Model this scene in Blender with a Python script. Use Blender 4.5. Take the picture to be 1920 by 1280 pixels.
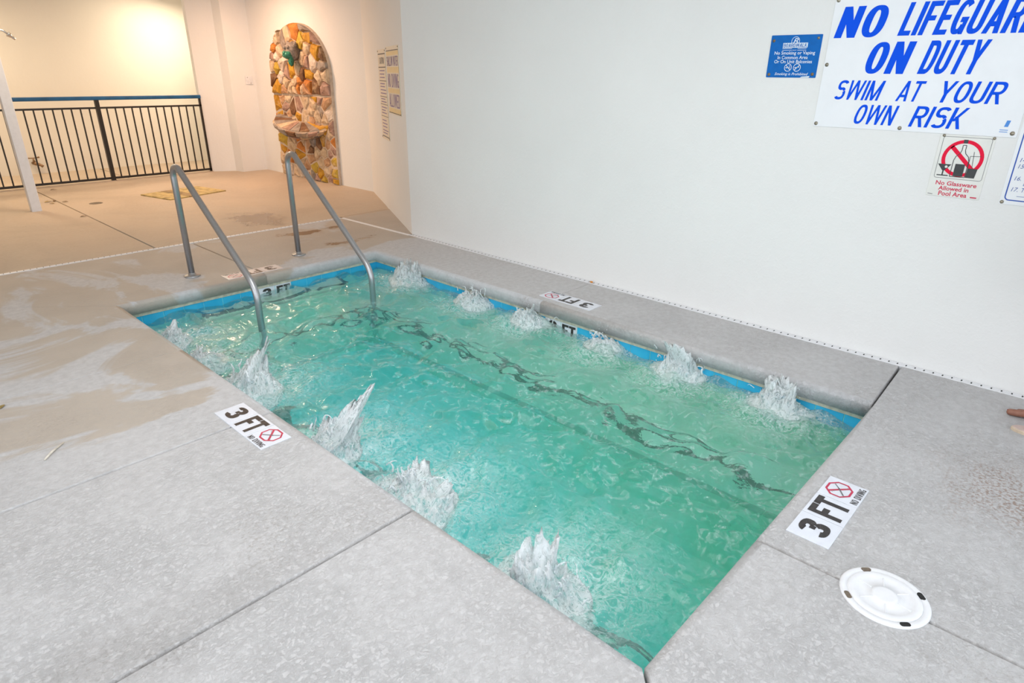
import bpy, bmesh, math, random
import numpy as np
from mathutils import Vector, Matrix, noise

for o in list(bpy.data.objects):
    bpy.data.objects.remove(o)
SC = bpy.context.scene
COL = SC.collection
rnd = random.Random(7)
R_ = math.radians

# ------------------------------------------------------------------ camera
AX = Vector((-0.7485, -0.2792, 0.6013))
def setup_camera():
    cx, cy, f = 960.0, 640.0, 1193.7174
    def ray(p): return Vector(((p[0]-cx)/f, (p[1]-cy)/f, 1.0)).normalized()
    ax = ray((-430, 121.5)); ay = ray((2167, 152.5)); up = ax.cross(ay).normalized()
    if up[1] > 0: up = -up
    # camera axes (right, down, forward) expressed in world coordinates (x towards the long wall, y to the back, z up)
    right = Vector((ay[0], ax[0], up[0])); down = Vector((ay[1], ax[1], up[1])); fwd = Vector((ay[2], ax[2], up[2]))
    m = Matrix((right, -down, -fwd)).transposed().to_4x4()
    m.translation = Vector((0, 0, 1.55))
    cam = bpy.data.cameras.new('camera'); cam.sensor_width = 36.0; cam.lens = f/1920*36.0
    cam.clip_start = 0.05; cam.clip_end = 200
    ob = bpy.data.objects.new('camera', cam); COL.objects.link(ob); ob.matrix_world = m
    SC.camera = ob
setup_camera()

# ------------------------------------------------------------------ world, lights, exposure
SC.view_settings.view_transform = 'Standard'
SC.view_settings.look = 'None'
SC.view_settings.gamma = 1.0
SC.view_settings.use_curve_mapping = False
SC.view_settings.exposure = 0.10
W = bpy.data.worlds.new('sky'); SC.world = W; W.use_nodes = True
bgn = W.node_tree.nodes['Background']
bgn.inputs['Color'].default_value = (0.88, 0.94, 1.0, 1); bgn.inputs['Strength'].default_value = 2.2

def area(name, loc, target, size, power, color, sizey=None, spread=180):
    l = bpy.data.lights.new(name, 'AREA'); l.energy = power; l.color = color
    l.shape = 'RECTANGLE'; l.size = size; l.size_y = sizey or size; l.spread = R_(spread)
    o = bpy.data.objects.new(name, l); COL.objects.link(o); o.location = loc
    d = Vector(target)-Vector(loc)
    o.rotation_euler = d.to_track_quat('-Z', 'Y').to_euler()
    return o
area('pool_deck_fill', (1.3, 1.9, 2.70), (1.3, 1.9, 0), 1.8, 56, (1.0, 0.985, 0.975), 3.0)  # added overhead fill, out of view, evens out deck and wall brightness
area('niche_lamp', (4.15, 9.3, 2.68), (4.3, 9.3, 0), 0.35, 48, (1.0, 0.63, 0.42))
area('rear_deck_fill', (2.2, 8.6, 2.70), (2.2, 8.6, 0), 0.4, 26, (1.0, 0.76, 0.52))  # added warm fill that brightens the rear floor, not an existing fixture
area('corridor_lamp', (4.75, 11.7, 2.62), (4.3, 11.7, 0), 0.5, 36, (1.0, 0.82, 0.60))
area('corridor_lamp_far', (1.2, 11.75, 2.62), (1.2, 11.75, 0), 0.5, 48, (1.0, 0.78, 0.52))

# ------------------------------------------------------------------ materials
MATS = {}
class NT:
    def __init__(s, name):
        s.m = bpy.data.materials.new(name); s.m.use_nodes = True
        s.t = s.m.node_tree; s.t.nodes.clear()
        s.out = s.n('ShaderNodeOutputMaterial')
    def n(s, typ, **kw):
        nd = s.t.nodes.new(typ)
        for k, v in kw.items():
            if k.startswith('_'): setattr(nd, k[1:], v)
            else: s.set(nd, k.replace('__', ' '), v)
        return nd
    def set(s, nd, key, v):
        inp = nd.inputs[int(key[1:])] if key[0] == 'i' and key[1:].isdigit() else nd.inputs[key]
        if isinstance(v, bpy.types.NodeSocket): s.t.links.new(v, inp)
        else: inp.default_value = v
    def pos(s):
        return s.n('ShaderNodeNewGeometry').outputs['Position']
    def noise(s, vec, scale, detail=4, rough=0.55, dist=0.0):
        return s.n('ShaderNodeTexNoise', Vector=vec, Scale=scale, Detail=detail, Roughness=rough, Distortion=dist).outputs['Fac']
    def math(s, op, a, b=0.0, c=None, clamp=False):
        nd = s.n('ShaderNodeMath', _operation=op, _use_clamp=clamp, i0=a, i1=b)
        if c is not None: s.set(nd, 'i2', c)
        return nd.outputs[0]
    def rng(s, v, a, b, c=0.0, d=1.0, smooth=True):
        return s.n('ShaderNodeMapRange', _interpolation_type='SMOOTHSTEP' if smooth else 'LINEAR',
                   i0=v, i1=a, i2=b, i3=c, i4=d).outputs[0]
    def mix(s, f, a, b):
        nd = s.n('ShaderNodeMix', _data_type='RGBA')
        s.set(nd, 'i0', f)
        for k, v in ((6, a), (7, b)):
            if isinstance(v, tuple) and len(v) == 3: v = v+(1,)
            if isinstance(v, bpy.types.NodeSocket): s.t.links.new(v, nd.inputs[k])
            else: nd.inputs[k].default_value = v
        return nd.outputs[2]
    def bump(s, h, strength, dist):
        return s.n('ShaderNodeBump', Height=h, Strength=strength, Distance=dist).outputs['Normal']
    def bsdf(s, color, rough=0.6, metal=0.0, normal=None, spec=0.5, **kw):
        nd = s.n('ShaderNodeBsdfPrincipled', Roughness=rough, Metallic=metal)
        nd.inputs['Specular IOR Level'].default_value = spec
        if isinstance(color, tuple): color = color[:3]+(1,)
        s.set(nd, 'Base Color', color)
        if normal is not None: s.set(nd, 'Normal', normal)
        for k, v in kw.items(): s.set(nd, k.replace('__', ' '), v)
        return nd.outputs[0]
    def done(s, sh, vol=None):
        s.t.links.new(sh, s.out.inputs['Surface'])
        if vol is not None: s.t.links.new(vol, s.out.inputs['Volume'])
        return s.m

def flat(name, color, rough=0.5, metal=0.0, spec=0.5, var=0.06, scale=30, bump=0.0, bdist=0.002):
    t = NT(name); p = t.pos(); nz = t.noise(p, scale, 4)
    c2 = tuple(max(0, c*(1-var*2.5)) for c in color)
    col = t.mix(t.rng(nz, 0.35, 0.75), color, c2)
    nm = t.bump(t.noise(p, scale*3, 4), bump, bdist) if bump else None
    MATS[name] = t.done(t.bsdf(col, rough, metal, nm, spec)); return MATS[name]

def mk_stucco(name, color, scale=70, dist=0.0025, strength=0.5):
    t = NT(name); p = t.pos()
    h = t.noise(p, scale, 5, 0.6)
    h2 = t.rng(t.noise(p, scale*0.45, 3), 0.4, 0.62)
    hh = t.math('ADD', t.math('MULTIPLY', h, 0.6), t.math('MULTIPLY', h2, 0.5))
    col = t.mix(t.rng(t.noise(p, 1.3, 4), 0.3, 0.8), color, tuple(c*0.965 for c in color))
    MATS[name] = t.done(t.bsdf(col, 0.75, 0, t.bump(hh, strength, dist), 0.25)); return MATS[name]

def mk_deck():
    t = NT('painted_concrete'); p = t.pos()
    sx = t.n('ShaderNodeSeparateXYZ', Vector=p); X, Y = sx.outputs[0], sx.outputs[1]
    warp = t.noise(p, 2.2, 4)
    big = t.noise(p, 0.85, 6, 0.58, 0.9)
    # bare damp tan concrete showing through the grey paint, more of it towards the back
    g = t.math('MULTIPLY', t.rng(Y, 1.7, 3.6), t.rng(X, 3.5, 2.4, 0.25, 1.0))
    g2 = t.math('MAXIMUM', g, t.rng(Y, 4.6, 5.2, 0, 0.95))
    thr = t.math('SUBTRACT', big, t.math('ADD', t.rng(g2, 0, 1, 0.34, -0.015, False), t.rng(X, 0.75, -0.1, 0.0, 0.07)))
    mask = t.rng(thr, 0.445, 0.485)
    fine = t.noise(p, 26, 6, 0.65)
    grey = t.mix(t.rng(fine, 0.3, 0.72), (0.570, 0.565, 0.572), (0.495, 0.487, 0.490))
    tan = t.mix(t.rng(warp, 0.3, 0.7), (0.47, 0.415, 0.36), (0.405, 0.355, 0.305))
    tan = t.mix(t.rng(fine, 0.35, 0.7, 0.0, 0.35), tan, (0.58, 0.50, 0.41))
    col = t.mix(t.math('MULTIPLY', mask, 0.88), grey, tan)
    # rear slabs: mostly the warm lamplight there, put into a tan colour
    rear = t.rng(Y, 6.40, 6.42)
    rc = t.mix(t.rng(big, 0.35, 0.65), (0.55, 0.455, 0.36), (0.48, 0.395, 0.31))
    col = t.mix(rear, col, rc)
    # dirt held in the texture
    dn = t.noise(p, 1.7, 5, 0.6, 0.6)
    dfine = t.rng(t.noise(p, 60, 5, 0.7), 0.48, 0.66)
    dirt = t.math('MULTIPLY', t.rng(dn, 0.52, 0.68), dfine)
    col = t.mix(t.math('MULTIPLY', dirt, 0.42), col, (0.30, 0.265, 0.235))
    def spot(cx, cy, r0, r1, sxx=1.0, syy=1.0, wob=0.35):
        dx = t.math('MULTIPLY', t.math('SUBTRACT', X, cx), sxx); dy = t.math('MULTIPLY', t.math('SUBTRACT', Y, cy), syy)
        d = t.math('SQRT', t.math('ADD', t.math('MULTIPLY', dx, dx), t.math('MULTIPLY', dy, dy)))
        d = t.math('ADD', d, t.math('MULTIPLY', t.math('SUBTRACT', t.noise(p, 5, 4), 0.5), wob*2))
        return t.rng(d, r1, r0)
    # rusty speckle by the wall
    rust = t.math('MULTIPLY', spot(2.95, -0.12, 0.05, 0.45), t.rng(t.noise(p, 75, 4), 0.45, 0.62))
    col = t.mix(t.math('MULTIPLY', rust, 0.8), col, (0.30, 0.20, 0.15))
    # scuffed streak in front
    st = spot(0.12, 1.72, 0.02, 0.22, 0.28, 1.0, 0.18)
    col = t.mix(t.math('MULTIPLY', st, t.rng(dfine, 0, 1, 0.32, 0.65)), col, (0.33, 0.31, 0.30))
    # puddles
    wet = t.math('MAXIMUM', spot(3.35, 6.05, 0.10, 0.2, 0.55, 1.9), spot(3.3, 7.0, 0.16, 0.30, 0.9, 0.6, 0.25))
    wet = t.math('MAXIMUM', wet, spot(3.45, 5.42, 0.06, 0.14, 0.5, 1.9, 0.25))
    col = t.mix(t.math('MULTIPLY', wet, 0.82), col, (0.22, 0.15, 0.09))
    damp = t.math('MULTIPLY', mask, 0.12)
    ro = t.math('SUBTRACT', t.rng(fine, 0.3, 0.7, 0.58, 0.72), damp)
    ro = t.math('SUBTRACT', ro, t.math('MULTIPLY', wet, 0.34))
    h1 = t.rng(t.noise(p, 42, 7, 0.7, 0.25), 0.40, 0.60)
    h2 = t.noise(p, 85, 4, 0.6)
    flatm = t.rng(t.noise(p, 2.6, 3), 0.38, 0.62, 0.5, 1.0)
    flatm = t.math('MULTIPLY', flatm, t.rng(Y, 2.2, 3.4, 1.0, 0.35))
    h = t.math('ADD', t.math('MULTIPLY', t.math('MULTIPLY', h1, flatm), 0.75), t.math('MULTIPLY', h2, 0.32))
    h = t.math('MULTIPLY', h, t.math('SUBTRACT', 1.0, t.math('MULTIPLY', wet, 0.9)))
    MATS['deck'] = t.done(t.bsdf(col, ro, 0, t.bump(h, 0.64, 0.006), 0.3))
mk_deck()

WALLC = (0.84, 0.84, 0.83)
mk_stucco('stucco', WALLC)
mk_stucco('stucco_far', (0.80, 0.765, 0.69), 40, 0.002, 0.3)
flat('ceiling_paint', (0.80, 0.79, 0.77), 0.8)
flat('white_plastic', (0.80, 0.81, 0.84), 0.35, var=0.02)
flat('white_paint', (0.82, 0.83, 0.86), 0.4, var=0.02)
flat('sign_white', (0.84, 0.86, 0.89), 0.3, var=0.015, scale=8)
flat('sign_offwhite', (0.80, 0.80, 0.76), 0.35, var=0.03, scale=8)
flat('sign_cream', (0.80, 0.74, 0.62), 0.4, var=0.03)
flat('sign_yellow', (0.80, 0.64, 0.33), 0.4, var=0.03)
flat('sign_blue', (0.0, 0.135, 0.50), 0.5, var=0.05, spec=0.2)
flat('letter_blue', (0.0, 0.085, 0.80), 0.55, var=0.0, spec=0.12)
flat('letter_navy', (0.05, 0.10, 0.36), 0.4, var=0.0)
flat('letter_purple', (0.17, 0.12, 0.36), 0.4, var=0.1)
flat('border_blue', (0.012, 0.08, 0.42), 0.35, var=0.0)
flat('logo_blue', (0.05, 0.25, 0.70), 0.35, var=0.0)
flat('letter_white', (0.78, 0.86, 0.92), 0.35, var=0.0)
flat('letter_black', (0.045, 0.038, 0.036), 0.45, var=0.25, scale=60)
flat('letter_grey', (0.16, 0.16, 0.17), 0.45, var=0.1)
flat('letter_red', (0.62, 0.015, 0.07), 0.4, var=0.0)
flat('ban_red', (0.80, 0.004, 0.045), 0.5, var=0.0, spec=0.2)
flat('tile_red', (0.55, 0.035, 0.09), 0.4, var=0.1)
flat('print_dark', (0.03, 0.035, 0.037), 0.4, var=0.1)
flat('tile_white', (0.74, 0.77, 0.84), 0.22, var=0.03, scale=20)
flat('tile_pinkish', (0.66, 0.60, 0.58), 0.3, var=0.05, scale=20)
flat('tile_edge', (0.48, 0.44, 0.36), 0.7)
flat('trim_navy', (0.012, 0.016, 0.02), 0.3, var=0.1)
flat('bead_cream', (0.74, 0.69, 0.56), 0.6, var=0.12)
flat('grout', (0.62, 0.60, 0.55), 0.8)
flat('screw_metal', (0.42, 0.38, 0.30), 0.4, 0.8, var=0.15)
flat('screw_rust', (0.28, 0.20, 0.12), 0.6, 0.4, var=0.2)
flat('iron_black', (0.018, 0.015, 0.014), 0.42, 0.0, var=0.1)
flat('rail_blue', (0.012, 0.12, 0.30), 0.35, var=0.15, scale=6)
flat('chrome', (0.72, 0.72, 0.73), 0.14, 1.0, var=0.02)
flat('bronze', (0.32, 0.20, 0.11), 0.45, 0.6, var=0.15)
flat('hole_black', (0.012, 0.012, 0.012), 0.8, var=0)
flat('joint_dark', (0.07, 0.06, 0.055), 0.9, var=0.1)
flat('slat_wood', (0.56, 0.42, 0.17), 0.6, var=0.2, scale=12, bump=0.3)
flat('slat_wood_dark', (0.33, 0.22, 0.09), 0.6, var=0.2, scale=12)
flat('leaf_brown', (0.20, 0.11, 0.04), 0.8, var=0.2)
flat('leaf_tan', (0.44, 0.31, 0.10), 0.8, var=0.2)
flat('twig_white', (0.72, 0.66, 0.56), 0.7, var=0.1)
flat('orange_chip', (0.65, 0.24, 0.03), 0.6)
flat('drain_brown', (0.24, 0.19, 0.14), 0.5, 0.3, var=0.2)
flat('skin', (0.30, 0.13, 0.085), 0.5, var=0.12, scale=40)
flat('nail_red', (0.23, 0.015, 0.02), 0.25, var=0)
flat('sandal_beige', (0.62, 0.50, 0.38), 0.6, var=0.06)
flat('sandal_pink', (0.60, 0.46, 0.42), 0.6, var=0.06)
flat('cloth_navy', (0.03, 0.04, 0.09), 0.8)
flat('cloth_white', (0.7, 0.69, 0.66), 0.8)
flat('hair_dark', (0.02, 0.014, 0.01), 0.5)
flat('eye_white', (0.7, 0.68, 0.64), 0.3, var=0)
flat('lip_red', (0.30, 0.09, 0.08), 0.4, var=0)
flat('verdigris', (0.05, 0.30, 0.20), 0.45, 0.15, var=0.3, scale=60, bump=0.4)
flat('stone_head_grey', (0.32, 0.27, 0.23), 0.7, 0.1, var=0.2, scale=40, bump=0.4)

def mk_brushed():
    t = NT('brushed_steel'); p = t.pos()
    nz = t.noise(p, 120, 4)
    col = t.mix(nz, (0.50, 0.505, 0.52), (0.40, 0.40, 0.415))
    MATS['steel'] = t.done(t.bsdf(col, t.rng(nz, 0.3, 0.7, 0.30, 0.42), 0.9, t.bump(nz, 0.08, 0.001), 0.5))
mk_brushed()

def mk_bluetile():
    t = NT('waterline_blue_glaze'); p = t.pos()
    c = t.mix(t.rng(t.noise(p, 7, 3), 0.3, 0.7), (0.05, 0.50, 0.80), (0.03, 0.42, 0.74))
    MATS['tile_blue'] = t.done(t.bsdf(c, 0.15, 0, None, 0.5))
mk_bluetile()

def mk_plaster():
    t = NT('pool_plaster'); p = t.pos()
    sx = t.n('ShaderNodeSeparateXYZ', Vector=p)
    nz = t.noise(p, 3.0, 5, 0.6)
    c = t.mix(t.rng(nz, 0.3, 0.7), (0.32, 0.92, 0.94), (0.25, 0.86, 0.87))
    # a green cast grows towards the front end and the wall benches
    g = t.rng(t.math('ADD', t.math('MULTIPLY', sx.outputs[0], 0.5), t.math('MULTIPLY', sx.outputs[1], -0.33)), 0.0, 1.2)
    c = t.mix(t.math('MULTIPLY', g, 0.7), c, (0.34, 0.74, 0.42))
    MATS['plaster'] = t.done(t.bsdf(c, 0.8, 0, None, 0.2))
    t = NT('bench_plaster'); nz = t.noise(t.pos(), 3.0, 5, 0.6)
    MATS['bench_plaster'] = t.done(t.bsdf(t.mix(t.rng(nz, 0.3, 0.7), (0.80, 0.95, 0.82), (0.66, 0.88, 0.68)), 0.8, 0, None, 0.2))
mk_plaster()

def mk_water():
    t = NT('spa_water'); p = t.pos()
    foam = t.n('ShaderNodeAttribute', _attribute_name='foam').outputs['Fac']
    h = t.math('ADD', t.noise(p, 14, 3, 0.5, 0.8), t.math('MULTIPLY', t.noise(p, 45, 2), 0.25))
    nm = t.bump(h, 0.35, 0.012)
    refr = t.n('ShaderNodeBsdfGlass', Color=(1, 1, 1, 1), Roughness=0.0, IOR=1.33, Normal=nm).outputs[0]
    tr = t.n('ShaderNodeBsdfTransparent', Color=(1, 1, 1, 1)).outputs[0]
    m1 = t.n('ShaderNodeMixShader', i0=0.25, i1=refr, i2=tr).outputs[0]
    # suspended bubbles: pale strands just under the surface
    a = t.noise(p, 5.5, 6, 0.62, 1.6); b = t.noise(p, 17, 6, 0.68, 1.2)
    ridge = t.math('SUBTRACT', 1.0, t.math('MULTIPLY', t.math('ABSOLUTE', t.math('SUBTRACT', a, 0.5)), 9.0), clamp=True)
    strands = t.math('MULTIPLY', ridge, t.rng(b, 0.46, 0.64))
    f1 = t.noise(p, 16, 7, 0.7, 1.3)
    web = t.math('SUBTRACT', 1.0, t.math('MULTIPLY', t.math('ABSOLUTE', t.math('SUBTRACT', f1, 0.5)), 11.0), clamp=True)
    spk = t.rng(t.noise(p, 55, 5, 0.7), 0.50, 0.66)
    fo = t.math('MULTIPLY', foam, t.math('ADD', t.math('ADD', 0.12, t.math('MULTIPLY', web, 0.55)), t.math('MULTIPLY', spk, 0.45)))
    fac = t.math('MAXIMUM', t.math('MULTIPLY', strands, 0.26), t.math('MULTIPLY', fo, 0.85), clamp=True)
    fs = t.bsdf((0.84, 0.94, 0.95), 0.35, 0, nm, 0.5)
    sx = t.n('ShaderNodeSeparateXYZ', Vector=p)
    g = t.rng(t.math('ADD', t.math('MULTIPLY', sx.outputs[0], 0.5), t.math('MULTIPLY', sx.outputs[1], -0.33)), -0.1, 1.0)
    murk = t.bsdf(t.mix(g, (0.10, 0.68, 0.66), (0.20, 0.56, 0.34)), 0.2, 0, nm, 0.5)
    m2 = t.n('ShaderNodeMixShader', i0=0.10, i1=m1, i2=murk).outputs[0]
    sh = t.n('ShaderNodeMixShader', i0=fac, i1=m2, i2=fs).outputs[0]
    va = t.n('ShaderNodeVolumeAbsorption', Color=(0.13, 0.95, 0.96, 1), Density=0.60).outputs[0]
    MATS['water'] = t.done(sh, va)
mk_water()

def mk_splash():
    t = NT('white_water'); p = t.pos()
    st = t.n('ShaderNodeVectorMath', _operation='MULTIPLY', i0=p, i1=(1.0, 1.0, 0.35)).outputs[0]
    fac = t.rng(t.noise(st, 42, 6, 0.72, 1.2), 0.34, 0.54, 0.25, 0.97)
    w = t.bsdf((0.94, 0.96, 0.98), 0.25, 0, t.bump(t.noise(p, 60, 4), 0.5, 0.006), 0.6)
    tl = t.n('ShaderNodeBsdfTranslucent', Color=(0.88, 0.93, 0.95, 1)).outputs[0]
    w = t.n('ShaderNodeMixShader', i0=0.4, i1=w, i2=tl).outputs[0]
    tr = t.n('ShaderNodeBsdfTransparent', Color=(0.95, 0.98, 0.98, 1)).outputs[0]
    MATS['splash'] = t.done(t.n('ShaderNodeMixShader', i0=fac, i1=tr, i2=w).outputs[0])
mk_splash()

STONE = {'gold': (0.62, 0.33, 0.03), 'yellow': (0.60, 0.42, 0.06), 'orange': (0.62, 0.24, 0.05), 'cream': (0.70, 0.55, 0.38),
         'pale': (0.78, 0.68, 0.58), 'pink': (0.46, 0.30, 0.24), 'grey': (0.36, 0.31, 0.27), 'brown': (0.23, 0.12, 0.06), 'peach': (0.62, 0.38, 0.22)}
for k, c in STONE.items():
    t = NT('stone_'+k); p = t.pos()
    nz = t.noise(p, 9, 6, 0.65, 0.8)
    col = t.mix(t.rng(nz, 0.35, 0.68), c, tuple(x*y for x, y in zip(c, (0.62, 0.55, 0.5))))
    col = t.mix(t.rng(t.noise(p, 5, 5, 0.6), 0.56, 0.68, 0, 0.55), col, (0.60, 0.42, 0.24))
    MATS['stone_'+k] = t.done(t.bsdf(col, 0.62, 0, t.bump(t.noise(p, 30, 6, 0.65), 0.6, 0.012), 0.35))
flat('mortar', (0.68, 0.55, 0.43), 0.85, var=0.1, scale=14, bump=0.4, bdist=0.004)

# ------------------------------------------------------------------ builders
def wpos(o):
    v = Vector((0, 0, 0))
    while o is not None:
        v += o.location; o = o.parent
    return v
def link(name, me, mat, parent=None, kind=None, origin=None):
    """me has world coordinates; its origin becomes the parent's origin (or `origin`)"""
    o = bpy.data.objects.new(name, me)
    if mat is not None and not me.materials: me.materials.append(MATS[mat] if isinstance(mat, str) else mat)
    org = Vector(origin) if origin is not None else (wpos(parent) if parent else Vector((0, 0, 0)))
    if org.length > 0: me.transform(Matrix.Translation(-org))
    o.location = org - (wpos(parent) if parent else Vector((0, 0, 0)))
    if parent: o.parent = parent
    if kind: o['kind'] = kind
    COL.objects.link(o); return o
def thing(name, label, cat, loc=(0, 0, 0), group=None, kind=None):
    o = bpy.data.objects.new(name, None); COL.objects.link(o); o.location = loc
    o.empty_display_size = 0.1
    return tag(o, label, cat, group, kind)
def tag(o, label, cat, group=None, kind=None):
    o['label'] = label; o['category'] = cat
    if group: o['group'] = group
    if kind: o['kind'] = kind
    return o

class MB:
    def __init__(s): s.v = []; s.f = []
    def add(s, vs, fs):
        b = len(s.v); s.v += [tuple(x) for x in vs]; s.f += [tuple(i+b for i in q) for q in fs]; return s
    def box(s, a, b):
        (x0, y0, z0), (x1, y1, z1) = a, b
        return s.add([(x0, y0, z0), (x1, y0, z0), (x1, y1, z0), (x0, y1, z0), (x0, y0, z1), (x1, y0, z1), (x1, y1, z1), (x0, y1, z1)],
                     [(0, 3, 2, 1), (4, 5, 6, 7), (0, 1, 5, 4), (1, 2, 6, 5), (2, 3, 7, 6), (3, 0, 4, 7)])
    def prism(s, pts, F, d0, d1, bevel=0.0):
        """polygon pts (u,v) ccw in frame F, from depth d0 to d1 along its normal, with a chamfered front"""
        n = len(pts); P = lambda q, d: F.p(q[0], q[1], d)
        rings = [[P(q, d0) for q in pts], [P(q, d1-bevel) for q in pts]]
        if bevel: rings.append([P(q, d1) for q in inset(pts, bevel)])
        vs = sum(rings, []); fs = [tuple(reversed(range(n)))]
        for k in range(len(rings)-1):
            for i in range(n):
                j = (i+1) % n; fs.append((k*n+i, k*n+j, (k+1)*n+j, (k+1)*n+i))
        fs.append(tuple(range((len(rings)-1)*n, len(rings)*n)))
        return s.add(vs, fs)
    def face(s, pts, F, d): return s.add([F.p(q[0], q[1], d) for q in pts], [tuple(range(len(pts)))])
    def tube(s, path, r, n=10, caps=True):
        path = [Vector(p) for p in path]; rr = r if isinstance(r, (list, tuple)) else [r]*len(path)
        vs = []; ref = None
        for i, p in enumerate(path):
            t = (path[min(i+1, len(path)-1)]-path[max(i-1, 0)]).normalized()
            if ref is None: ref = t.orthogonal().normalized()
            ref = (ref - t*ref.dot(t)).normalized(); b = t.cross(ref)
            for k in range(n):
                a = 2*math.pi*k/n; vs.append(p+(ref*math.cos(a)+b*math.sin(a))*rr[i])
        fs = []
        for i in range(len(path)-1):
            for k in range(n):
                k2 = (k+1) % n; fs.append((i*n+k, i*n+k2, (i+1)*n+k2, (i+1)*n+k))
        if caps: fs += [tuple(reversed(range(n))), tuple(range((len(path)-1)*n, len(path)*n))]
        return s.add(vs, fs)
    def lathe(s, prof, F, n=24, cap=True):
        """prof: (radius, depth) list; axis is the frame's normal through its origin"""
        vs = []; fs = []
        for r, d in prof:
            for k in range(n):
                a = 2*math.pi*k/n; vs.append(F.p(r*math.cos(a), r*math.sin(a), d))
        for i in range(len(prof)-1):
            for k in range(n):
                k2 = (k+1) % n; fs.append((i*n+k, i*n+k2, (i+1)*n+k2, (i+1)*n+k))
        if cap: fs += [tuple(reversed(range(n))), tuple(range((len(prof)-1)*n, len(prof)*n))]
        return s.add(vs, fs)
    def ball(s, c, r, sub=1, sc=(1, 1, 1), fn=None):
        bm = bmesh.new(); bmesh.ops.create_icosphere(bm, subdivisions=sub, radius=1.0)
        vs = []
        for v in bm.verts:
            q = Vector((v.co.x*sc[0], v.co.y*sc[1], v.co.z*sc[2]))*r
            if fn: q = q*fn(v.co)
            vs.append(Vector(c)+q)
        fs = [tuple(x.index for x in f.verts) for f in bm.faces]
        bm.free(); return s.add(vs, fs)
    def build(s, name, mat, parent=None, smooth=False, kind=None, origin=None):
        me = bpy.data.meshes.new(name); me.from_pydata(s.v, [], s.f); me.update()
        if smooth:
            me.polygons.foreach_set('use_smooth', [True]*len(me.polygons))
        return link(name, me, mat, parent, kind, origin)

class Frame:
    def __init__(s, o, u, v):
        s.o = Vector(o); s.u = Vector(u).normalized(); s.v = Vector(v).normalized(); s.n = s.u.cross(s.v)
    def p(s, a, b, d=0.0): return s.o+s.u*a+s.v*b+s.n*d
    def sub(s, a, b, d=0.0, rot=0.0):
        c, q = math.cos(rot), math.sin(rot)
        return Frame(s.p(a, b, d), s.u*c+s.v*q, s.v*c-s.u*q)
def inset(pts, d):
    n = len(pts); out = []
    for i in range(n):
        p0, p1, p2 = Vector(pts[i-1]), Vector(pts[i]), Vector(pts[(i+1) % n])
        e1 = (p1-p0).normalized(); e2 = (p2-p1).normalized()
        n1 = Vector((-e1.y, e1.x)); n2 = Vector((-e2.y, e2.x))
        k = 1+n1.dot(n2)
        m = (n1+n2)/max(k, 0.35)
        out.append(tuple(p1+m*d))
    return out
def rrect(x0, y0, x1, y1, r, n=4):
    pts = []
    for cx, cy, a0 in ((x1-r, y0+r, -90), (x1-r, y1-r, 0), (x0+r, y1-r, 90), (x0+r, y0+r, 180)):
        for k in range(n+1):
            a = R_(a0+90*k/n); pts.append((cx+r*math.cos(a), cy+r*math.sin(a)))
    return pts
def circle(cx, cy, r, n=28, a0=0.0, ry=None):
    return [(cx+r*math.cos(a0+2*math.pi*k/n), cy+(ry or r)*math.sin(a0+2*math.pi*k/n)) for k in range(n)]
def ring(mb, outer, inner, F, d):
    n = len(outer)
    return mb.add([F.p(q[0], q[1], d) for q in outer+inner], [(i, (i+1) % n, n+(i+1) % n, n+i) for i in range(n)])
def band(mb, a, b, w, F, d):
    a, b = Vector(a), Vector(b); t = (b-a).normalized(); q = Vector((-t.y, t.x))*w/2
    return mb.face([a-q, b-q, b+q, a+q], F, d)

_tc = {}
def glyphs(body, bold=0.0, shear=0.0):
    key = (body, bold, shear)
    if key not in _tc:
        cu = bpy.data.curves.new('t', 'FONT'); cu.body = body; cu.size = 1.0; cu.offset = bold; cu.shear = shear
        cu.resolution_u = 3; cu.fill_mode = 'FRONT'
        o = bpy.data.objects.new('t', cu); COL.objects.link(o)
        dg = bpy.context.evaluated_depsgraph_get()
        me = bpy.data.meshes.new_from_object(o.evaluated_get(dg))
        vs = [(v.co.x, v.co.y) for v in me.vertices]; fs = [tuple(p.vertices) for p in me.polygons]
        bpy.data.objects.remove(o); bpy.data.curves.remove(cu); bpy.data.meshes.remove(me)
        _tc[key] = (vs, fs)
    return _tc[key]
def text(mb, body, F, x0, y0, x1, y1, d, bold=0.0, shear=0.0):
    """print `body` so that its ink fills the box"""
    vs, fs = glyphs(body, bold, shear)
    xs = [v[0] for v in vs]; ys = [v[1] for v in vs]
    ax, bx, ay, by = min(xs), max(xs), min(ys), max(ys)
    return mb.add([F.p(x0+(x-ax)/(bx-ax)*(x1-x0), y0+(y-ay)/(by-ay)*(y1-y0), d) for x, y in vs], fs)

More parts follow.
